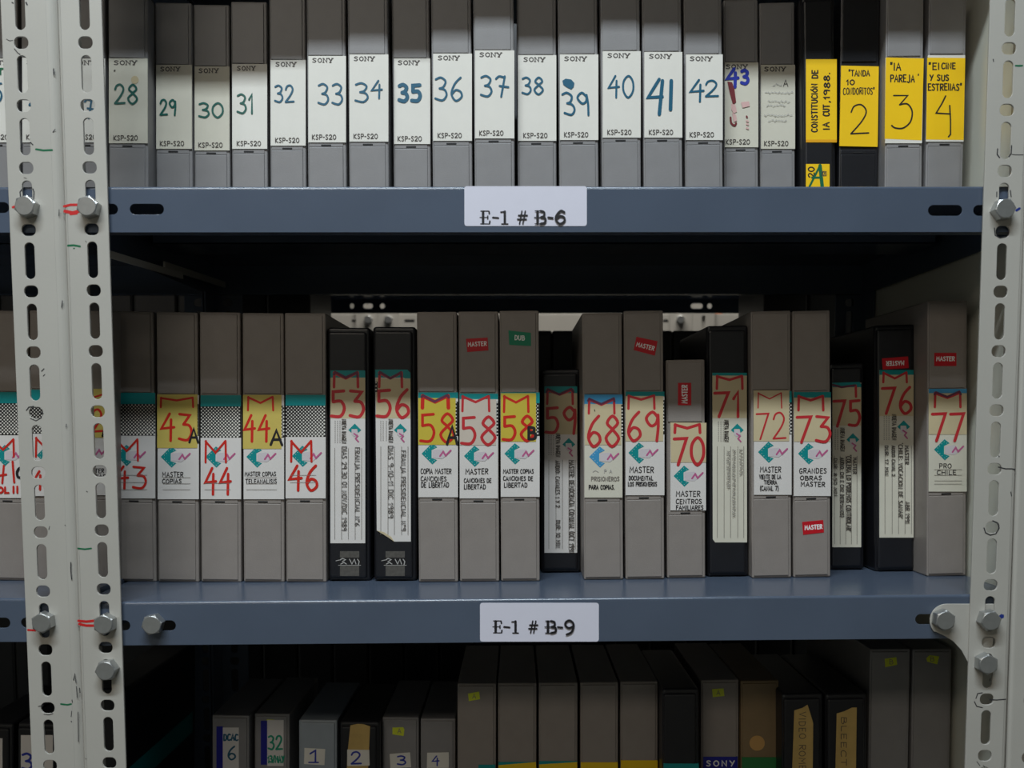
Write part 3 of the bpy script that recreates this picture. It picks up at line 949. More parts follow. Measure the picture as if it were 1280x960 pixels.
o, w = place('video_case', 1106.5, 1154, .893, S6, -2, 185, 'grey video case on the upper shelf, yellow label with a big 3 and la pareja', 'video case', G6)
fr = Frame(o, 0)
grey_case(o, w, HS, .14, 'case_grey', fr.P(1130, 179)[1], fr.P(1130, 71)[1])
fl = Frame(o, -.0004)
c = Card(fl, 0, [(1107, 72), (1154.5, 73), (1152.5, 179), (1106.5, 179)], 'paper_white')
c.poly([(1107.3, 71.8), (1154.7, 73), (1152, 175.5), (1105.8, 173.5)], 'paper_yellow')
c.text('"lA', 1113, 79, 1126, 88, 1.6, 'ink_black'); c.text('PAREJA', 1113, 94, 1143, 102.5, 1.6, 'ink_black', jit=.04); c.text("'", 1147, 93, 1149, 99, 1.6, 'ink_black')
c.line([(1117, 119.5), (1134.5, 119.5), (1124.5, 131)], 1.8, 'ink_black'); c.line([(1124.5, 131), (1134, 130), (1140, 139), (1138, 152), (1129, 160), (1119, 160), (1114.5, 157)], 1.9, 'ink_black', True)
c.obj('spine_label', o)

o, w = place('video_case', 1158, 1205.5, .893, S6, -5, 185, 'grey video case at upper shelf right end, yellow label with big 4', 'video case', G6)
fr = Frame(o, 0)
grey_case(o, w, HS, .14, 'case_grey', fr.P(1182, 177)[1], fr.P(1182, 68)[1])
fl = Frame(o, -.0004)
c = Card(fl, 0, [(1160, 69), (1206.5, 69), (1204.5, 177), (1157.5, 177)], 'paper_white')
c.poly([(1159, 72), (1206.5, 72.5), (1204.5, 175), (1157.5, 174.5)], 'paper_yellow')
c.text('"El', 1161, 79, 1174, 87, 1.6, 'ink_black'); c.text('CiNE', 1177, 79, 1194, 86, 1.6, 'ink_black'); c.text('Y SUS', 1162, 94, 1186, 101, 1.6, 'ink_black', jit=.05); c.text('ESTREllAS"', 1160, 105, 1202, 113, 1.5, 'ink_black', jit=.04)
c.line([(1182, 120), (1177, 130), (1170, 141.5), (1188, 142.5)], 1.8, 'ink_black'); c.line([(1187, 132), (1188, 150), (1188, 168), (1185.5, 171)], 1.8, 'ink_black')
c.obj('spine_label', o)

# ---- middle shelf
G9 = 'large video cases on the middle shelf'
def S9all(x):
    return S9(x) if x > XL else S9L(x)
def mid(kind, xl, xr, ytop, ybot, slope, label, l0=490, l1=622, m='case_taupe', group=G9, h=None):
    xm = (xl + xr) / 2
    Y = .895
    for _ in range(4):
        x = x_of(xm, H - .14, Y)
        Y = y_of(xm, ybot, S9all(x))
    o, w = place('video_case' if kind == 'grey' else 'tape_box', xl, xr, Y, S9all, slope, 690, label, 'video case' if kind == 'grey' else 'tape box', group)
    fr = Frame(o, 0)
    hh = fr.P(xm - slope, ytop)[1] if h is None else h
    if kind == 'grey':
        grey_case(o, w, hh, .158 if hh > .22 else .14, m, fr.P(xm, l1)[1], fr.P(xm, l0)[1])
    else:
        black_case(o, w, hh, .15)
    return o, Frame(o, -.0004), w, hh
def sticker(o, pts, m, txt, tb, name='master_sticker', label=None, ink='ink_white', w=1.1, up=False):
    f = Frame(o, -.0003)
    c = Card(f, 0, pts, m, y=-.0003, back=.0006)
    if up:
        c.vup(txt, *tb, w, ink, 0)
    elif len(tb) == 5:
        a = math.radians(tb[4])
        cx, cy = (tb[0] + tb[2]) / 2, (tb[1] + tb[3]) / 2
        y = c.lay()
        for st in layout(txt, .2, 3):
            q = []
            for u, v in st:
                dx, dy = (u - .5) * (tb[2] - tb[0]), (.5 - v) * (tb[3] - tb[1])
                q.append(f.P(cx + dx * math.cos(a) - dy * math.sin(a), cy + dx * math.sin(a) + dy * math.cos(a)))
            c.mb.ribbon(q, w * f.k(cx, cy), y, ink)
    else:
        c.text(txt, *tb, w, ink, n=3)
    return c.obj(name, o, label)
def note(fl_root, pts, m):
    f = Frame(fl_root, -.0006)
    return Card(f, 0, pts, m, y=-.0007, back=-.0003)
def big_label(c, x0, x1, y_t, y_d0, y_d1):
    c.rect(x0, y_t, x1, y_d0, 'band_teal')
    c.dots(x0, y_d0, x1, y_d1)
def rules(c, x0, x1, ys):
    for y in ys:
        c.line([(x0, y), (x1, y)], .5, 'ink_grey')

# 41, 42, 42A, 43 behind and beside the left posts
o, fl, w, h = mid('grey', -15, 36, 388, 726, 1.5, 'taupe video case numbered 41 at the left edge of the middle shelf, marked II', 490, 623)
c = Card(fl, 0, (-15, 490, 35.5, 622.5), 'paper_label'); big_label(c, -15, 35.5, 490, 504, 544)
c.logo(-6, 569); c.emm(-9, 17, 549, 571, 2.6, 'ink_red', .6); c.line([(5, 582), (3, 604)], 2.6, 'ink_red'); c.line([(-9, 596), (8, 593)], 2.6, 'ink_red'); c.line([(16, 577), (18, 603)], 2.8, 'ink_red')
c.text('VOL', -11, 609, 11, 616, 2.2, 'ink_red'); c.text('II', 16, 608, 23, 616, 2.2, 'ink_red')
c.text('C', 21, 585, 30, 597, 3.2, 'ink_black'); c.obj('spine_label', o)
o, fl, w, h = mid('grey', 38, 88.5, 388, 727, 1.5, 'taupe video case on middle shelf behind the leftmost post, teal band in its slots', 487, 623)
c = Card(fl, 0, (38, 487, 88, 620), 'paper_label'); big_label(c, 38, 88, 487, 505, 542); c.logo(47, 569)
c.emm(45, 72, 547, 571, 2.6, 'ink_red', .6); c.text('42', 41, 589, 70, 612, 2.6, 'ink_red'); c.obj('spine_label', o)
o, fl, w, h = mid('grey', 91, 141.5, 388, 727.5, 1.5, 'taupe video case on middle shelf behind the second post, mustard note showing', 487, 619)
c = Card(fl, 0, (91, 487, 141, 619), 'paper_label'); c.logo(98, 565); c.text('MASTER', 106, 586, 130, 591, 1.1, 'ink_black'); c.text('COPIAS', 108, 593, 132, 598, 1.1, 'ink_black'); c.obj('spine_label', o)
n = note(o, (91, 486, 141, 547), 'paper_mustard'); n.emm(97, 132, 492, 504, 2.2, 'ink_red'); n.text('42', 97, 512, 128, 540, 2.4, 'ink_red'); n.text('A', 128, 528, 138, 545, 3, 'ink_black'); n.obj('number_note', o)
o, fl, w, h = mid('grey', 142.5, 195, 389, 727.5, 3, 'taupe video case numbered 43 in red beside the second post', 491, 623)
c = Card(fl, 0, (142.5, 491, 194, 623), 'paper_label'); big_label(c, 142.5, 194, 491, 505, 544.5)
c.logo(146, 569); c.emm(145, 172, 549, 576, 2.5, 'ink_red', .55); c.text('4ʒ', 143, 583, 183, 611, 2.6, 'ink_red'); rules(c, 146, 184, (594, 603, 612)); c.obj('spine_label', o)
o, fl, w, h = mid('grey', 196.7, 248.5, 390, 728, 1.5, 'taupe video case with mustard note reading 43 A in red', 493, 624)
c = Card(fl, 0, (197, 494, 248.5, 624), 'paper_label'); c.dots(243, 505, 248.5, 545)
c.logo(202, 571); c.text('MASTER', 203, 590, 229, 596, 1.1, 'ink_black', jit=.05); c.text('COPIAS', 203, 599, 227, 604, 1.1, 'ink_black', jit=.05); rules(c, 204, 238, (597, 604.5, 612)); c.obj('spine_label', o)
n = note(o, (196.5, 493, 246.8, 560), 'paper_mustard'); n.emm(201, 241, 497, 509, 2.6, 'ink_red', .3); n.text('4ʒ', 201, 517, 240, 551, 2.9, 'ink_red'); n.text('A', 236.5, 536, 248, 553, 3, 'ink_black'); n.obj('number_note', o)
o, fl, w, h = mid('grey', 250.5, 301.5, 390, 728, 1.2, 'taupe video case numbered 44 in red under a full teal and dotted label', 493, 624)
c = Card(fl, 0, (250.8, 494, 301.3, 624), 'paper_label'); big_label(c, 250.8, 301.3, 494, 508, 547)
c.logo(258, 571); c.emm(257, 282, 551, 578, 2.6, 'ink_red', .55); c.text('44', 256, 585, 289, 618, 2.8, 'ink_red'); rules(c, 256, 288, (604, 612)); c.obj('spine_label', o)
o, fl, w, h = mid('grey', 303.8, 355.5, 391, 728, 1, 'taupe video case with mustard note 44 A, left of case 46', 493, 624)
c = Card(fl, 0, (304.5, 494, 355, 624), 'paper_label'); c.dots(349, 507, 355, 547)
c.logo(309, 571); c.text('MASTER COPIAS', 306, 590, 345, 595, 1.0, 'ink_black', jit=.05); c.text('TELEANALISIS', 307, 599, 346, 604, 1.0, 'ink_black', jit=.05); rules(c, 308, 346, (597, 604.5, 612)); c.obj('spine_label', o)
n = note(o, (303.8, 493.5, 351.8, 561), 'paper_mustard'); n.emm(310, 341, 496, 513, 2.6, 'ink_red'); n.text('44', 305, 519, 337, 552, 2.9, 'ink_red'); n.text('A', 338, 538, 353, 556, 3.3, 'ink_black'); n.obj('number_note', o)
o, fl, w, h = mid('grey', 356.8, 408, 391, 728, 1, 'taupe video case numbered 46 in red, left of the two tall black boxes', 493, 623)
c = Card(fl, 0, (357, 493.5, 407, 623), 'paper_label'); big_label(c, 357, 407, 493.5, 507, 546)
c.logo(366, 570); c.emm(364, 389, 551, 577, 2.8, 'ink_red', .55); c.text('46', 361, 582, 397, 613, 3, 'ink_red'); rules(c, 363, 395, (594, 603)); c.obj('spine_label', o)

GB = 'black tape boxes on the middle shelf'
def long_label(c, lx, rx, yb, lines, ytop):
    """printed columns of the long vertical labels"""
    for k, x in enumerate(lines):
        c.line([(x, ytop), (x, yb)], .55, 'ink_grey')
def fine_print(c, xs, y0, y1, xb):
    ly = c.lay()
    for x in xs:
        y = y0
        while y < y1 - 1:
            c.mb.ribbon([c.fr.P(x, y), c.fr.P(x, y + 1.2)], .7 * c.fr.k(x, y), ly, 'ink_grey'); y += 2.6
    c.vdown('NUEVA IMAGEN', xb, xb + 5, y0 - 2, y1, 1.15, 'ink_print', 0)
def foot_mark(o, cx, yb):
    """worn pale foot of the spine with a scratched emblem"""
    f = Frame(o, -.0001)
    c = Card(f, 0, (cx - 12, yb - 38, cx + 12, yb - 29), 'worn_grey', y=-.00012, back=.001)
    c.rect(cx - 12, yb - 20.5, cx + 12, yb - 7, 'worn_grey')
    c.poly([(cx - 14, yb - 30), (cx + 14, yb - 30), (cx + 14, yb - 20), (cx - 14, yb - 20)], 'ink_dot')
    for q in ([(-12, -27), (-9, -29), (-5, -27.5), (-9, -25)], [(-11, -22), (-7, -24), (-4, -22)], [(0, -28), (3, -22), (6, -28), (8, -22)], [(10, -28), (12, -25), (11, -21)]):
        c.line([(cx + a, yb + b) for a, b in q], 1.1, 'ink_faint')
    c.line([(cx - 17, yb - 26), (cx - 13, yb - 27)], .8, 'ink_faint'); c.line([(cx - 14, yb - 20.5), (cx + 14, yb - 20.5)], .6, 'ink_faint')
    c.obj('worn_emblem', o, 'worn pale emblem at the foot of the spine')

o, fl, w, h = mid('black', 409.5, 463, 409, 727, .8, 'tall black tape box with long label numbered 53 in red', group=GB)
c = Card(fl, 0, (413, 463, 456.5, 679), 'paper_label'); c.rect(413, 463, 456.5, 472, 'band_teal'); c.rect(413, 472, 456.5, 523, 'paper_cream')
c.emm(417.5, 447, 465.5, 484, 3.4, 'ink_crimson', .4); c.line([(417.5, 468), (419, 465), (432, 472), (446, 465.5), (447, 471)], 3, 'ink_plum'); c.text('5ʒ', 413.5, 488, 455, 522, 3.4, 'ink_crimson')
c.small_logo(443.5, 537); fine_print(c, (419, 422, 425), 526, 554, 427.5); long_label(c, 0, 0, 674, (418.5, 427, 435.5, 444, 452), 560)
c.vdown('FRANJA PRESIDENCIAL N°6', 444, 449.5, 559, 657, 1.1, 'ink_black'); c.vdown('DIAS 29.30 01 NOV/DIC 1989', 427.5, 433.5, 558, 663, 1.1, 'ink_black')
c.obj('spine_label', o); foot_mark(o, 437, 727)
o, fl, w, h = mid('black', 466.5, 520.5, 408, 727, .8, 'tall black tape box with curled long label numbered 56 in red', group=GB)
c = Card(fl, 0, [(469, 462), (509, 462), (513, 466), (513.5, 677), (493, 677), (485, 672), (471, 663)], 'paper_label')
c.poly([(469, 462), (509, 462), (513, 466), (513, 476), (504, 472), (469, 472)], 'band_teal'); c.rect(470, 473, 513, 523, 'paper_cream'); c.dots(469, 477, 472, 490)
c.emm(474, 502, 465.5, 484, 3.2, 'ink_crimson', .4); c.line([(474, 468), (475, 465), (488, 473), (501, 465.5), (502, 471)], 2.8, 'ink_plum'); c.text('56', 470.5, 487, 511.5, 522, 3.4, 'ink_crimson')
c.small_logo(500.5, 537); fine_print(c, (476, 479, 483), 526, 553, 486); long_label(c, 0, 0, 668, (476, 485, 493, 502, 510), 558)
c.vdown('FRANJA PRESIDENCIAL N°9', 501.5, 507, 563, 663, 1.1, 'ink_black'); c.vdown('DIAS 9-10-11 DIC 1989', 485.5, 491.5, 557, 647, 1.1, 'ink_black')
c.poly([(471, 663), (485, 671), (493, 677), (489, 671), (480, 665)], 'paper_cream')
c.obj('spine_label', o, 'long white label, bottom corner curling off'); foot_mark(o, 494, 727)

o, fl, w, h = mid('grey', 522.8, 572.8, 389.5, 728, 1.5, 'taupe video case with bright yellow 58 A note, right of the black boxes', 490, 621)
c = Card(fl, 0, (523, 490.5, 572.5, 621.5), 'paper_label'); c.rect(523, 490.5, 572.5, 498, 'band_teal'); c.dots(569, 502, 572.5, 545)
c.logo(528, 567); c.text('COPIA MASTER', 526, 586, 564, 592, 1.1, 'ink_black', jit=.05); c.text('CANCIONES', 526, 595.5, 558, 601, 1.1, 'ink_black', jit=.05); c.text('DE LIBERTAD', 526.5, 603, 561, 609, 1.1, 'ink_black', jit=.05); c.obj('spine_label', o)
n = note(o, (522.8, 497.5, 569.5, 556), 'paper_lemon'); n.emm(528, 560, 494.5, 510, 4.6, 'ink_red', .5); n.line([(527, 496), (529, 494.5), (543, 502), (559, 494), (561, 497)], 3, 'ink_plum'); n.text('58', 525, 517, 568, 553, 3, 'ink_red'); n.text('A', 558.5, 533, 572, 555, 3.6, 'ink_black'); n.obj('number_note', o)
o, fl, w, h = mid('grey', 574.3, 624.3, 389, 727.5, 1.2, 'taupe video case with buff 58 note and red sticker', 491, 623)
c = Card(fl, 0, (574.6, 492, 622.5, 623), 'paper_label'); c.rect(574.6, 492, 622.5, 499, 'band_teal'); c.dots(620.5, 502, 623, 545)
c.logo(581, 570); c.text('MASTER', 582, 586, 610, 592.5, 1.2, 'ink_black', jit=.05); c.text('CANCIONES DE', 580, 598, 614, 603, 1.1, 'ink_black', jit=.05); c.text('LIBERTAD', 580, 605.5, 607, 611, 1.1, 'ink_black', jit=.05); c.obj('spine_label', o)
n = note(o, (574.6, 499, 620, 556.5), 'paper_buff'); n.emm(578, 611, 495, 514, 3, 'ink_crimson', .4); n.text('58', 576, 521, 619.5, 556, 3.2, 'ink_crimson'); n.obj('number_note', o)
sticker(o, [(582.5, 423.5), (609.5, 422), (610.5, 438), (584, 440)], 'sticker_red', 'MASTER', (585, 427.5, 608, 432.5, -3))
o, fl, w, h = mid('grey', 625.8, 675, 388, 727, 1.2, 'taupe video case with lemon 58 B note and a green sticker', 491, 621)
c = Card(fl, 0, (626, 490.5, 674.5, 621), 'paper_label'); c.rect(626, 490.5, 674.5, 504, 'band_teal'); c.dots(669, 504, 674.5, 545)
c.logo(631.5, 567); c.text('MASTER COPIAS', 629, 586.5, 667, 591.5, 1.1, 'ink_black', jit=.05); c.text('CANCIONES DE', 629, 595.5, 666, 600.5, 1.1, 'ink_black', jit=.05); c.text('LIBERTAD', 630, 603.5, 659, 609, 1.1, 'ink_black', jit=.05); c.obj('spine_label', o)
n = note(o, (626, 491.5, 670, 552), 'paper_lemon'); n.emm(630, 660, 495, 515, 3, 'ink_red', .4); n.text('58', 628, 520, 667, 551, 3.2, 'ink_red'); n.text('B', 660, 534, 669, 549, 3.6, 'ink_black'); n.obj('number_note', o)
sticker(o, [(635.5, 413), (663.5, 416), (663.8, 432.5), (636.5, 431)], 'sticker_green', 'DUB', (643.5, 419.5, 655.5, 425, 3), 'dub_sticker', 'green sticker reading DUB')
o, fl, w, h = mid('black', 676.5, 726.5, 461, 716.5, .6, 'short black tape box numbered 59 set back between taller cases', group=GB)
c = Card(fl, 0, (680.5, 483, 721.5, 691), 'paper_label'); c.rect(680.5, 483, 721.5, 491.5, 'band_teal'); c.rect(680.5, 491.5, 721.5, 543, 'paper_cream')
c.emm(684, 715.5, 487, 505, 3, 'ink_crimson', .35); c.line([(683, 490), (685, 486.5), (699, 493), (714, 486), (717, 490)], 2.6, 'ink_plum'); c.text('59', 681.5, 509, 720, 542, 3.2, 'ink_crimson')
c.small_logo(711, 555); fine_print(c, (686, 689, 692), 544, 571, 695); long_label(c, 0, 0, 686, (686, 695, 703, 711, 719), 575)
c.vdown('MASTER: DEMOCRACIA COMUNAL (OCT 1991', 711.5, 717.5, 575, 690, 1.2, 'ink_black'); c.vdown('AUDIO: CANALES 1 Y 2', 694.5, 699.5, 576, 634, 1.1, 'ink_black'); c.vdown('DUR: 10 MIN', 695, 700, 650, 684, 1.1, 'ink_black')
c.obj('spine_label', o)
o, fl, w, h = mid('grey', 729.5, 779.5, 391, 725, 1.5, 'taupe video case with pale blue banded note numbered 68, yellowed label', 493, 622)
c = Card(fl, 0, (730.5, 493, 778, 622), 'paper_aged'); c.rect(730.5, 493, 778, 505, 'band_blue'); c.dots(774.5, 506, 779, 546)
c.logo(737.5, 571, 'band_blue'); c.line([(741, 590), (744, 588), (748, 590)], .7, 'ink_faint'); c.text('P A', 755, 587, 765, 591, .8, 'ink_faint'); c.text('PRISIONEROS', 739, 596, 774, 601, .9, 'ink_grey', jit=.05); c.text('PARA COPIAS.', 736, 606.5, 768, 611.5, 1.2, 'ink_black', jit=.05); c.obj('spine_label', o)
n = note(o, (731, 505, 776.5, 556), 'paper_cream'); n.emm(736, 767.5, 498.5, 517, 3, 'ink_crimson', .4); n.line([(735, 501), (736.5, 498.5), (751.5, 505), (767, 498), (768, 502)], 2.6, 'ink_plum'); n.text('68', 734, 520, 774, 558, 3.2, 'ink_crimson'); n.line([(743, 512), (743.6, 514)], 1, 'ink_black'); n.obj('number_note', o)
o, fl, w, h = mid('grey', 781.7, 831, 388, 724.5, 1.5, 'taupe video case with cream note numbered 69 and a tilted red sticker', 489, 619)
c = Card(fl, 0, (782, 489.5, 830.5, 619), 'paper_label'); c.rect(782, 489.5, 830.5, 495.5, 'band_teal'); c.dots(826, 500, 831, 543)
c.logo(786.5, 566); c.text('MASTER', 787, 583.5, 817, 590.5, 1.2, 'ink_black', jit=.04); c.text('DOCUMENTAL', 786, 595, 816, 600, 1.1, 'ink_black', jit=.04); c.text('LOS PRISIONEROS', 785, 602.5, 821, 607.5, 1.1, 'ink_black', jit=.04); c.obj('spine_label', o)
n = note(o, (782, 495, 829, 551.5), 'paper_cream'); n.emm(785.5, 817.5, 494.5, 511, 3, 'ink_crimson', .3); n.text('69', 784, 515, 824, 551, 3.2, 'ink_crimson'); n.obj('number_note', o)
sticker(o, [(795.5, 421), (822, 426.5), (818.5, 444.5), (792, 437.5)], 'sticker_red', 'MASTER', (795.5, 430.5, 818, 435.5, 14))
o, fl, w, h = mid('grey', 833.7, 882.3, 449.5, 723, 1, 'short taupe video case with cream note numbered 70 and an upright red sticker', 528, 638, h=None)
c = Card(fl, 0, (838, 529, 882.5, 638), 'paper_label')
c.logo(843, 595); c.text('MASTER', 845, 614, 875, 620.5, 1.2, 'ink_black', jit=.04); c.text('CENTROS', 845, 624, 877, 629.5, 1.2, 'ink_black', jit=.04); c.text('FAMILIARES', 845, 632, 879, 637, 1.2, 'ink_black', jit=.04); c.obj('spine_label', o)
n = note(o, [(838, 528), (883, 528.5), (882.5, 578), (838.5, 578)], 'paper_cream'); n.emm(843.5, 874.5, 530.5, 541, 3.6, 'ink_crimson', .45); n.text('70', 842, 547, 880, 581, 3.4, 'ink_crimson'); n.obj('number_note', o)
sticker(o, (847.5, 478.5, 864, 506.5), 'sticker_red', 'MASTER', (852.5, 859, 504, 481.5), up=True, w=1.3)
o, fl, w, h = mid('black', 884.5, 937, 406.5, 721.5, .5, 'tall black tape box with faded long label numbered 71 in red', group=GB)
c = Card(fl, 0, [(890.5, 466), (933.5, 466), (933.8, 678), (894, 678), (891, 674)], 'paper_aged'); c.rect(890.5, 466, 933.5, 469.5, 'band_teal'); c.rect(890.5, 469.5, 933.5, 522.5, 'paper_cream')
c.emm(896, 927.5, 470, 486, 3.2, 'ink_crimson', .3); c.text('71', 892.5, 490, 925.5, 521, 3.3, 'ink_crimson')
c.small_logo(921.5, 537); fine_print(c, (898, 901, 904), 527, 552, 905.5); long_label(c, 0, 0, 672, (896.5, 905, 913, 922, 929.5), 558)
for xx, ya, yb_ in ((924, 562, 594), (915, 562, 646), (908, 564, 612)):
    y = ya
    while y < yb_:
        c.line([(xx + random.uniform(0, 1), y), (xx + 4, y + random.uniform(0, 1.5)), (xx + random.uniform(0, 3), y + 2.4)], .75, 'ink_grey'); y += 3.7
c.obj('spine_label', o)
o, fl, w, h = mid('grey', 940, 990, 388.5, 723, 1, 'taupe video case with cream note numbered 72 in thin red strokes', 488, 618)
c = Card(fl, 0, (942.5, 489, 989.5, 618.5), 'paper_label'); c.rect(986, 489, 989.5, 503, 'band_teal'); c.dots(985.5, 503, 989.5, 543)
c.logo(948.5, 565); c.text('MASTER', 950, 583.5, 976, 590, 1.1, 'ink_black', jit=.05); c.text('VIENTE DE LA', 949, 593.5, 976, 598.5, 1.1, 'ink_black', jit=.05); c.text('TIERRA', 955, 600.5, 971, 605, 1.1, 'ink_black', jit=.05); c.text('(CANAL 7)', 950, 607.5, 973, 613, 1.1, 'ink_black', jit=.05); c.obj('spine_label', o)
n = note(o, (942, 488, 986.5, 551.5), 'paper_cream'); n.emm(947.5, 976.5, 491, 510, 1.6, 'ink_crimson', .4); n.text('72', 945, 516, 981.5, 549, 2, 'ink_crimson'); n.obj('number_note', o)
o, fl, w, h = mid('grey', 991.7, 1039, 388, 722, .8, 'taupe video case numbered 73 with a red sticker low on its spine', 489, 620)
c = Card(fl, 0, (992.3, 490, 1038.5, 620), 'paper_label'); c.rect(992.3, 490, 1038.5, 497, 'band_teal')
c.logo(998.5, 567); c.text('GRANDES', 999, 585.5, 1033, 591.5, 1.2, 'ink_black', jit=.05); c.text('OBRAS', 1000, 595, 1027, 600, 1.2, 'ink_black', jit=.05); c.text('MASTER', 1001, 602.5, 1031, 608, 1.2, 'ink_black', jit=.05); c.obj('spine_label', o)
n = note(o, (992.5, 497, 1038, 552), 'paper_cream'); n.emm(998, 1028.5, 495, 513, 3.2, 'ink_crimson', .3); n.text('7ʒ', 995.5, 520, 1038, 553, 3.2, 'ink_crimson'); n.obj('number_note', o)
sticker(o, [(1002.7, 652.5), (1029, 650), (1030, 665.5), (1004, 668.5)], 'sticker_red', 'MASTER', (1006, 656.5, 1027.5, 661.5, -4), w=1.3)
o, fl, w, h = mid('black', 1037.5, 1082, 454, 713, .5, 'short black tape box with long label numbered 75, tucked behind case 73', group=GB)
c = Card(fl, 0, (1040.5, 478.5, 1076.5, 684), 'paper_aged'); c.poly([(1040.5, 478.5), (1074, 477.5), (1076.5, 480), (1076.5, 484), (1040.5, 484)], 'band_teal'); c.rect(1040.5, 484, 1076.5, 532, 'paper_cream')
c.line([(1069.5, 482), (1070, 496)], 3, 'ink_crimson'); c.line([(1041, 481), (1052, 484), (1069, 481.5)], 2.6, 'ink_plum'); c.text('75', 1041.5, 500, 1075.5, 533, 3.2, 'ink_crimson')
c.small_logo(1066, 549); fine_print(c, (1044, 1047), 537, 564, 1050.5); long_label(c, 0, 0, 680, (1043, 1050, 1057, 1064, 1071), 570)
c.vdown('MASTER', 1066, 1070.5, 572, 592, 1.1, 'ink_black'); c.vdown("'COLERA LO PODEMOS CONTROLAR'", 1058, 1063.5, 569, 664, 1.3, 'ink_black'); c.vdown('AUDIO: CH1 E CH2 (HERMANOS)', 1050, 1054.5, 572, 646, 1.1, 'ink_black'); c.vdown('DUR: 8:50 MIN', 1042, 1046, 573, 620, 1, 'ink_black')
c.obj('spine_label', o)
o, fl, w, h = mid('black', 1095, 1146, 405.5, 715, .5, 'tall black tape box numbered 76 under an upside-down red tag', group=GB)
c = Card(fl, 0, (1099.3, 462.5, 1142, 672), 'paper_aged'); c.rect(1099.3, 462.5, 1142, 468.5, 'band_teal'); c.rect(1099.3, 468.5, 1142, 520, 'paper_cream')
c.emm(1104, 1133, 465.5, 478, 2.8, 'ink_crimson', .6); c.text('76', 1102, 484, 1139.5, 517, 3.2, 'ink_crimson')
c.small_logo(1129.5, 533); fine_print(c, (1105, 1108, 1111), 520, 550, 1115); long_label(c, 0, 0, 667, (1106, 1115, 1123, 1131, 1139), 557)
c.vdown('MASTER', 1131, 1135.5, 557, 580, 1.2, 'ink_black'); c.vdown("'CHILE: VOCACION DE SANAR'", 1123, 1128, 554, 648, 1.2, 'ink_black'); c.vdown('ABR 1991', 1131.5, 1136.5, 627, 654, 1.1, 'ink_black'); c.vdown('AUDIO CANAL 2', 1114.5, 1118.5, 557, 595, 1.1, 'ink_black'); c.vdown('DUR: 17 MIN', 1106, 1110, 557, 594, 1.1, 'ink_black')
c.obj('spine_label', o)
sticker(o, [(1102.5, 448), (1135, 445.5), (1136, 460), (1103.5, 462)], 'sticker_red', 'MASTER', (1108, 451.5, 1130, 456.5, 178), w=1.2, label='red MASTER tag stuck upside down')
o, fl, w, h = mid('grey', 1158.8, 1208.5, 384, 720.5, -1, 'taupe video case at middle shelf right end, numbered 77', 486, 614, h=.2525)
c = Card(fl, 0, (1161, 486, 1208.5, 614.5), 'paper_aged'); c.rect(1161, 486, 1208.5, 491.5, 'band_blue')
c.logo(1168.5, 562); c.text('PRO', 1174, 579.5, 1189, 585, 1, 'ink_black', jit=.05); c.text('CHILE', 1171, 588, 1195, 593, 1, 'ink_black', jit=.05); rules(c, 1168, 1202, (587, 594, 601, 605)); c.obj('spine_label', o)
n = note(o, (1161, 491.5, 1208.5, 543), 'paper_cream'); n.emm(1168.5, 1200, 491, 509, 3, 'ink_crimson', .35); n.line([(1168, 493), (1170, 490.5), (1184, 496), (1199, 489.5), (1201, 493)], 2.6, 'ink_plum'); n.text('77', 1164.5, 516, 1205, 551, 3.2, 'ink_crimson'); n.obj('number_note', o)
sticker(o, (1168, 441, 1195.5, 457.5), 'sticker_red', 'MASTER', (1170.5, 446, 1193, 451), w=1.2)

# ---- lower shelf
G12 = 'video cases on the lower shelf'
def S12all(x):
    return S12(x)
HL = .246
def low(kind, xl, xr, ytop, h, label, m='case_grey', slope=0, cat=None, depth=None, Y=None):
    xm = (xl + xr) / 2
    if Y is None:
        Y = y_of(xm, ytop, S12(0) + h)
    o, w = place('video_case' if kind == 'grey' else 'tape_box', xl, xr, Y, S12all, slope, ytop + 20, label, 'video case' if kind == 'grey' else 'tape box', G12)
    d = depth or (.158 if h > .22 else .14)
    if kind == 'grey':
        mb = MB(); mb.box(-w / 2 + .0003, w / 2 - .0003, .0011, d, 0, h, m, .0012); mb.obj('case_shell', o)
        mb = MB(); mb.box(-w / 2 + .0018, w / 2 - .0026, 0, .003, .0024, h - .0024, m, .0006); mb.obj('spine_panel', o)
    else:
        black_case(o, w, h, d)
    return o, Frame(o, -.0004)
def lime(o, pts, ch='A'):
    f = Frame(o, -.0003)
    c = Card(f, 0, pts, 'sticker_lime', y=-.0003, back=.0006)
    xs, ys = [p[0] for p in pts], [p[1] for p in pts]
    cx, cy = sum(xs) / len(xs), sum(ys) / len(ys)
    c.text(ch, cx - 2, cy - 3, cx + 2.4, cy + 2.6, .8, 'ink_grey')
    c.obj('lime_sticker', o, 'small lime sticker')
low('black', 103, 156, 862, .232, 'black tape box beside the lower left post, teal stripe along its side', depth=.21)

o, fl = low('black', 20, 72, 905, HS, 'black tape box behind the left post foot, white label with a blue 3')
c = Card(fl, 0, (26, 919, 66, 975), 'paper_label'); c.text('3', 27, 942, 40, 962, 3, 'ink_blue'); c.obj('spine_label', o)
o, fl = low('black', -35, 15, 905, HS, 'black tape box cut by the lower left corner of the frame')
c = Card(fl, 0, (-30, 923, 3, 975), 'paper_label'); c.obj('spine_label', o)
o, fl = low('grey', 264.5, 311.5, 895, HS, 'grey video case on the lower shelf, blue-striped label with a 6')
c = Card(fl, 0, (270.5, 908, 278.5, 985), 'sticker_navy'); c.obj('spine_stripe', o, 'dark blue stripe')
c = Card(fl, 0, (278.5, 909.5, 298.5, 985), 'paper_label'); c.text('DCAC', 279.5, 918, 297.5, 925.5, 1.9, 'ink_teal', jit=.06); c.text('6', 284.5, 933, 294.5, 949.5, 2.2, 'ink_teal'); c.obj('spine_label', o)
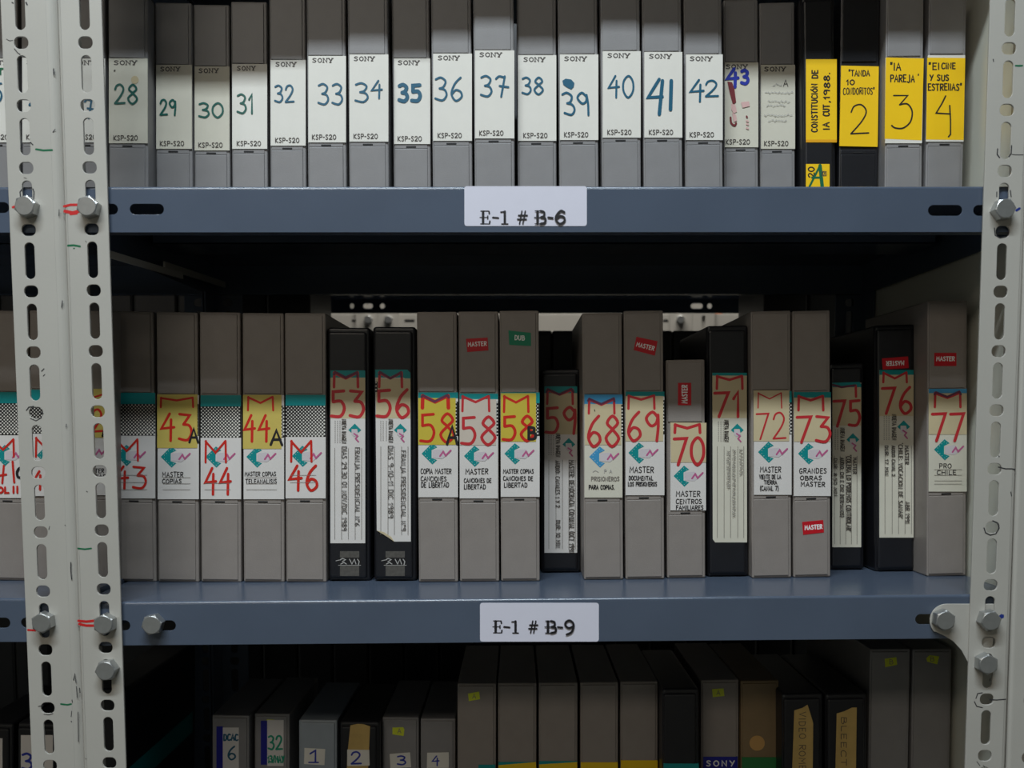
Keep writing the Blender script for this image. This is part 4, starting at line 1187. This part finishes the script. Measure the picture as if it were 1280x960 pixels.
o, fl = low('grey', 317.5, 362, 893, HS, 'grey video case on the lower shelf, label with 32 in green marker')
c = Card(fl, 0, (326, 901, 334, 956), 'sticker_navy'); c.obj('spine_stripe', o, 'dark blue stripe')
c = Card(fl, 0, (334, 900, 354.5, 957.5), 'paper_label'); c.text('32', 335, 920, 352.5, 937, 2.4, 'ink_jade'); c.text('13/MAY', 335, 945, 355, 953, 1.9, 'ink_jade', jit=.05); c.obj('spine_label', o)
lime(o, [(333.5, 899), (342, 899.5), (348, 902), (346, 908), (333.5, 907)])
o, fl = low('grey', 373, 421.5, 901, HS, 'blue-grey video case on the lower shelf with a white paper square reading 1', 'case_bluegrey')
c = Card(fl, 0, [(380.5, 935), (406.5, 936.5), (405.5, 956.5), (380, 955)], 'paper_white'); c.text('1', 387, 938, 398, 953, 2.2, 'ink_blue'); c.line([(386, 953), (398, 953)], 1.8, 'ink_blue'); c.obj('number_paper', o)
o, fl = low('black', 424, 475, 903, HS, 'black tape box on lower shelf, masking tape and paper square reading 2')
c = Card(fl, 0, [(438, 907), (447, 905), (455, 905.5), (462.5, 908), (459, 985), (433, 985), (434, 945)], 'tape_masking'); c.obj('masking_tape', o, 'torn strip of yellowed masking tape')
n = note(o, [(434, 937), (461.5, 937.5), (462, 957), (434, 957.5)], 'paper_white'); n.text('2', 438.5, 940, 451, 955, 2.2, 'ink_blue'); n.obj('number_paper', o)
o, fl = low('grey', 477.3, 523.8, 897.5, HS, 'grey video case on the lower shelf with lime sticker above paper square 3')
c = Card(fl, 0, [(487, 942.5), (512.5, 940.5), (514, 959), (488, 960.5)], 'paper_white'); c.text('3', 496, 945, 507, 956, 2, 'ink_blue'); c.obj('number_paper', o); lime(o, [(490.5, 909.5), (504, 909), (505.5, 912), (504.5, 920), (490.5, 918)])
o, fl = low('grey', 525.3, 569.5, 899, HS, 'grey video case on the lower shelf with a paper square reading 4')
c = Card(fl, 0, [(534, 941), (561, 940.5), (561, 960), (533.5, 960)], 'paper_white'); c.text('4', 540, 945, 549, 957, 1.8, 'ink_blue'); c.obj('number_paper', o)
def band(o, fl, pts, m, name='label_band', txt=None):
    c = Card(fl, 0, pts, m)
    if txt:
        c.text(txt[0], *txt[1:], 'ink_white', n=3)
    c.obj(name, o)
o, fl = low('grey', 571.3, 620.5, 855, HL, 'taller taupe video case on the lower shelf with lime sticker, right of paper square 4', 'case_taupe'); band(o, fl, (598, 956, 619, 1000), 'band_teal'); lime(o, [(585, 867), (599, 864.5), (600, 874), (586, 876.5)])
for xl, xr, yt, lab, yb0 in ((622, 671, 854.5, 'second', 953.5), (673, 722.5, 854, 'third', 952.5), (725, 773.3, 853.5, 'fourth', 953), (775, 823, 852.5, 'fifth', 950.5)):
    o, fl = low('grey', xl, xr, yt, HL, 'taupe video case on lower shelf, yellow label edge, ' + lab + ' of five taller cases', 'case_taupe')
    if lab in ('second', 'third'):
        c = Card(fl, 0, (xl + 1, yb0 - 1, xr - 1, 1000), 'band_teal'); c.poly([(xl + 1, yb0 + 3), (xr - 1, yb0 - 1 + (1 if lab == 'third' else 0)), (xr - 1, 1000), (xl + 1, 1000)], 'band_yellow'); c.obj('label_band', o)
    else:
        band(o, fl, (xl + 1, yb0, xr - 1, 1000), 'band_yellow')
o, fl = low('black', 828, 875, 862, HL, 'black tape box on the lower shelf with teal label edge'); band(o, fl, (829.5, 954.5, 873.5, 1000), 'band_teal')
o, fl = low('grey', 876, 924.2, 850.5, HL, 'taupe video case on the lower shelf with lime sticker and dark blue label', 'case_taupe')
c = Card(fl, 0, (879, 946, 922, 1000), 'sticker_navy')
c.text('SONY', 883, 951, 918, 957.5, 1.6, 'ink_white', n=3, gap=.35); c.obj('spine_label', o, 'dark blue label with white lettering'); lime(o, [(890, 861.5), (904.5, 860.5), (905.5, 870), (891, 871.5)])
o, fl = low('grey', 926, 974.3, 851.5, HL, 'tan video case on the lower shelf with round sticker and green band', 'case_tan')
c = Card(fl, 0, [(946.5 + 9.5 * math.cos(k * math.pi / 10), 929 + 9.5 * math.sin(k * math.pi / 10)) for k in range(20)], 'sticker_peach'); c.obj('round_sticker', o)
band(o, fl, (927.5, 946.5, 972.5, 1000), 'band_green')
o, fl = low('black', 978, 1030.5, 868, HL - .006, 'black tape box on the lower shelf, lettered masking tape torn to a point')
c = Card(fl, 0, [(993, 888), (1003, 885), (1009.5, 881), (1013, 892), (1016.5, 904), (1015.5, 1000), (989, 1000)], 'tape_masking'); c.vdown('VIDEO ROME', 999, 1007, 890, 962, 1.1, 'ink_print'); c.obj('masking_tape', o)
o, fl = low('black', 1032.5, 1085, 868, HL - .006, 'black tape box on lower shelf, lettered masking tape with slanted top')
c = Card(fl, 0, [(1046, 892), (1056, 889), (1065, 884.5), (1071, 884.5), (1069.5, 1000), (1043.5, 1000)], 'tape_masking'); c.vdown('BLEECTI', 1051.5, 1058, 896, 962, 1.1, 'ink_print'); c.obj('masking_tape', o)
Yt = .90
for xl, xr, sl, lab, pts in ((1087.5, 1138.5, -4, 'tall grey video case near lower shelf right end, bright lime sticker', [(1106, 823.5), (1120.5, 821.5), (1121.5, 831), (1106.5, 834)]),
                             (1141, 1190.5, -4, 'tall grey video case last on the lower shelf, under the gusset plate', [(1158, 823), (1162, 819), (1174, 820.5), (1171.5, 830.5), (1159, 827)])):
    ht = at(1115, 812, Yt).z - S12(0)
    o, fl = low('grey', xl, xr, 812, ht, lab, 'case_grey', sl, Y=Yt, depth=.2)
    lime(o, pts, 'B')

# teal stripe on the flank of the box beside the post
box = [q for q in COL.objects if q.get('label', '').startswith('black tape box beside the lower left')][0]
sh = [q for q in box.children if q.name.startswith('case_shell')][0]
xs = max(v.co.x for v in sh.data.vertices)
mb = MB(); mb.box(xs - .0002, xs + .0003, .012, .2, .125, .15, 'band_teal'); mb.obj('side_stripe', box, 'teal stripe along the flank')

# ------------------------------------------------------------------ rack across the rear aisle, seen through the gap
Yr = 2.1
rack_f = empty('shelving_rack', (0, Yr, 0), label='pale rack across the rear aisle, glimpsed under the upper shelf with bolted beam', cat='shelving rack')
z0, z1 = at(645, 416, Yr).z, at(645, 392.5, Yr).z
mb = MB(); mb.box(-.66, .56, Yr, Yr + .3, z0, z1, 'post_paint', .001)
x = at(503, 400, Yr).x
for px, wpx in ((444, 8), (512, 12), (832, 6), (499 - 20, 3)):
    xx = at(px, 400, Yr).x
    mb.box(xx - wpx * .00088, xx + wpx * .00088, Yr - .0006, Yr + .0004, (z0 + z1) / 2 + .004, (z0 + z1) / 2 + .0085, 'slot_dark')
keep(mb.obj('shelf_beam'), rack_f)
for px in (459, 486, 851, 879):
    mb = MB(); a = at(px, 400, Yr).x
    me, M = plate([(-.024, 0), (.024, 0), (.024, 2.3), (-.024, 2.3)], hole_column(0, z0 - .05, 0, 2.3), .002)
    mb.add_mesh(me, 'post_paint', M); bpy.data.meshes.remove(me)
    mb.box(.022, .024, .002, .04, 0, 2.3, 'post_paint')
    o = mb.obj('upright_post'); o.location = (a, Yr - .004, 0); keep(o, rack_f)
for px in (460, 485, 851):
    b = bolt(None, px, 399, Yr - .004, r=.0085, ht=.008); keep(b, rack_f)
# back-to-back rack: dark punched shelf lip, and black filler boxes added to its shelves
rack_b = empty('shelving_rack', (0, 1.5, 0), label='back-to-back rack directly behind, its dark punched shelf edge under the upper shelf', cat='shelving rack')
Yb = 1.62
za, zb = at(645, 391.5, Yb).z, at(645, 373.5, Yb).z
hs = []
for px, wpx in ((431, 0), (460, 12), (478, 6), (440, 5), (871, 15), (887, 6)):
    if wpx:
        p = at(px, 382.5, Yb); hs.append(slot(p.x, p.z, wpx * .00133, .0085))
me, M = plate([(-.95, za), (.62, za), (.62, zb), (-.95, zb)], hs, .0015)
mb = MB(); mb.add_mesh(me, 'shelf_paint', M); bpy.data.meshes.remove(me)
mb.box(-.95, .62, -.38, 0, zb - .0012, zb, 'shelf_paint')
o = mb.obj('shelf'); o.location = (0, Yb, 0); keep(o, rack_b)
ZB1, ZB2 = H - .125, H - .475
for zz in (ZB1, ZB2):
    mb = MB(); mb.box(-.95, .62, -.38, 0, zz - .0012, zz, 'shelf_paint'); mb.box(-.95, .62, -.0015, 0, zz - .036, zz, 'shelf_paint'); mb.box(-.95, .62, -.38, -.3785, zz - .036, zz, 'shelf_paint')
    o = mb.obj('shelf'); o.location = (0, Yb, 0); keep(o, rack_b)
for xx in (-.99, .624):
    for yy in (Yb - .384, Yb - .003):
        me, M = plate([(0, 0), (.036, 0), (.036, 2.3), (0, 2.3)], hole_column(.018, za - .02, 0, 2.3), .002)
        mb = MB(); mb.add_mesh(me, 'shelf_paint', M); bpy.data.meshes.remove(me)
        o = mb.obj('upright_post'); o.location = (xx, yy, 0); keep(o, rack_b)
def rear_row(z, spans, h_of, label, group, m):  # made-up black boxes that keep the view between the cases dark
    x = -.93
    first = {}
    while x < .575:
        px = CX + x * F_PX / 1.3
        w, h = h_of(px)
        if (w, h) not in first:
            mb = MB(); mb.box(.0004, w - .0004, 0, .15, 0, h, m, .0025, 2)
            mb.box(.003, w - .003, -.0006, .002, .004, h - .005, m, .0006, 1)
            o = first[(w, h)] = mb.obj('tape_box')
        else:
            o = first[(w, h)].copy(); COL.objects.link(o)
        o.location = (x, 1.3, z + .0002)
        o['label'], o['category'], o['group'] = label, 'tape box', group
        x += w
rear_row(ZB1, None, lambda px: (.0405, .25) if 378 < px < 915 else (.0595, .316), 'black filler box added to keep the gap behind the middle shelf row dark', 'boxes behind the middle shelf', 'case_black')
rear_row(zb, None, lambda px: (.0595, .46), 'black box on the back-to-back rack, a dark filler behind the upper shelf row', 'boxes behind the upper shelf', 'case_black')
rear_row(ZB2, None, lambda px: (.0485, .25), 'black filler box added to keep the gap behind the lower shelf row dark', 'boxes behind the lower shelf', 'case_black')
# orange carton standing on the rear rack
p0, p1 = at(884, 414, Yr), at(909, 384, Yr)
mb = MB(); mb.box(0, p1.x - p0.x, 0, .12, 0, .11, 'orange_card', .001); mb.box(.002, p1.x - p0.x - .002, -.0004, .001, .05, .056, 'paper_cream')
o = mb.obj('orange_carton'); o.location = (p0.x, Yr + .05, z1 + .0003)
o['label'] = 'orange carton on the far rack, a bright speck seen through the rear gap'; o['category'] = 'carton'

for q in list(bpy.data.meshes):
    if q.users == 0:
        bpy.data.meshes.remove(q)
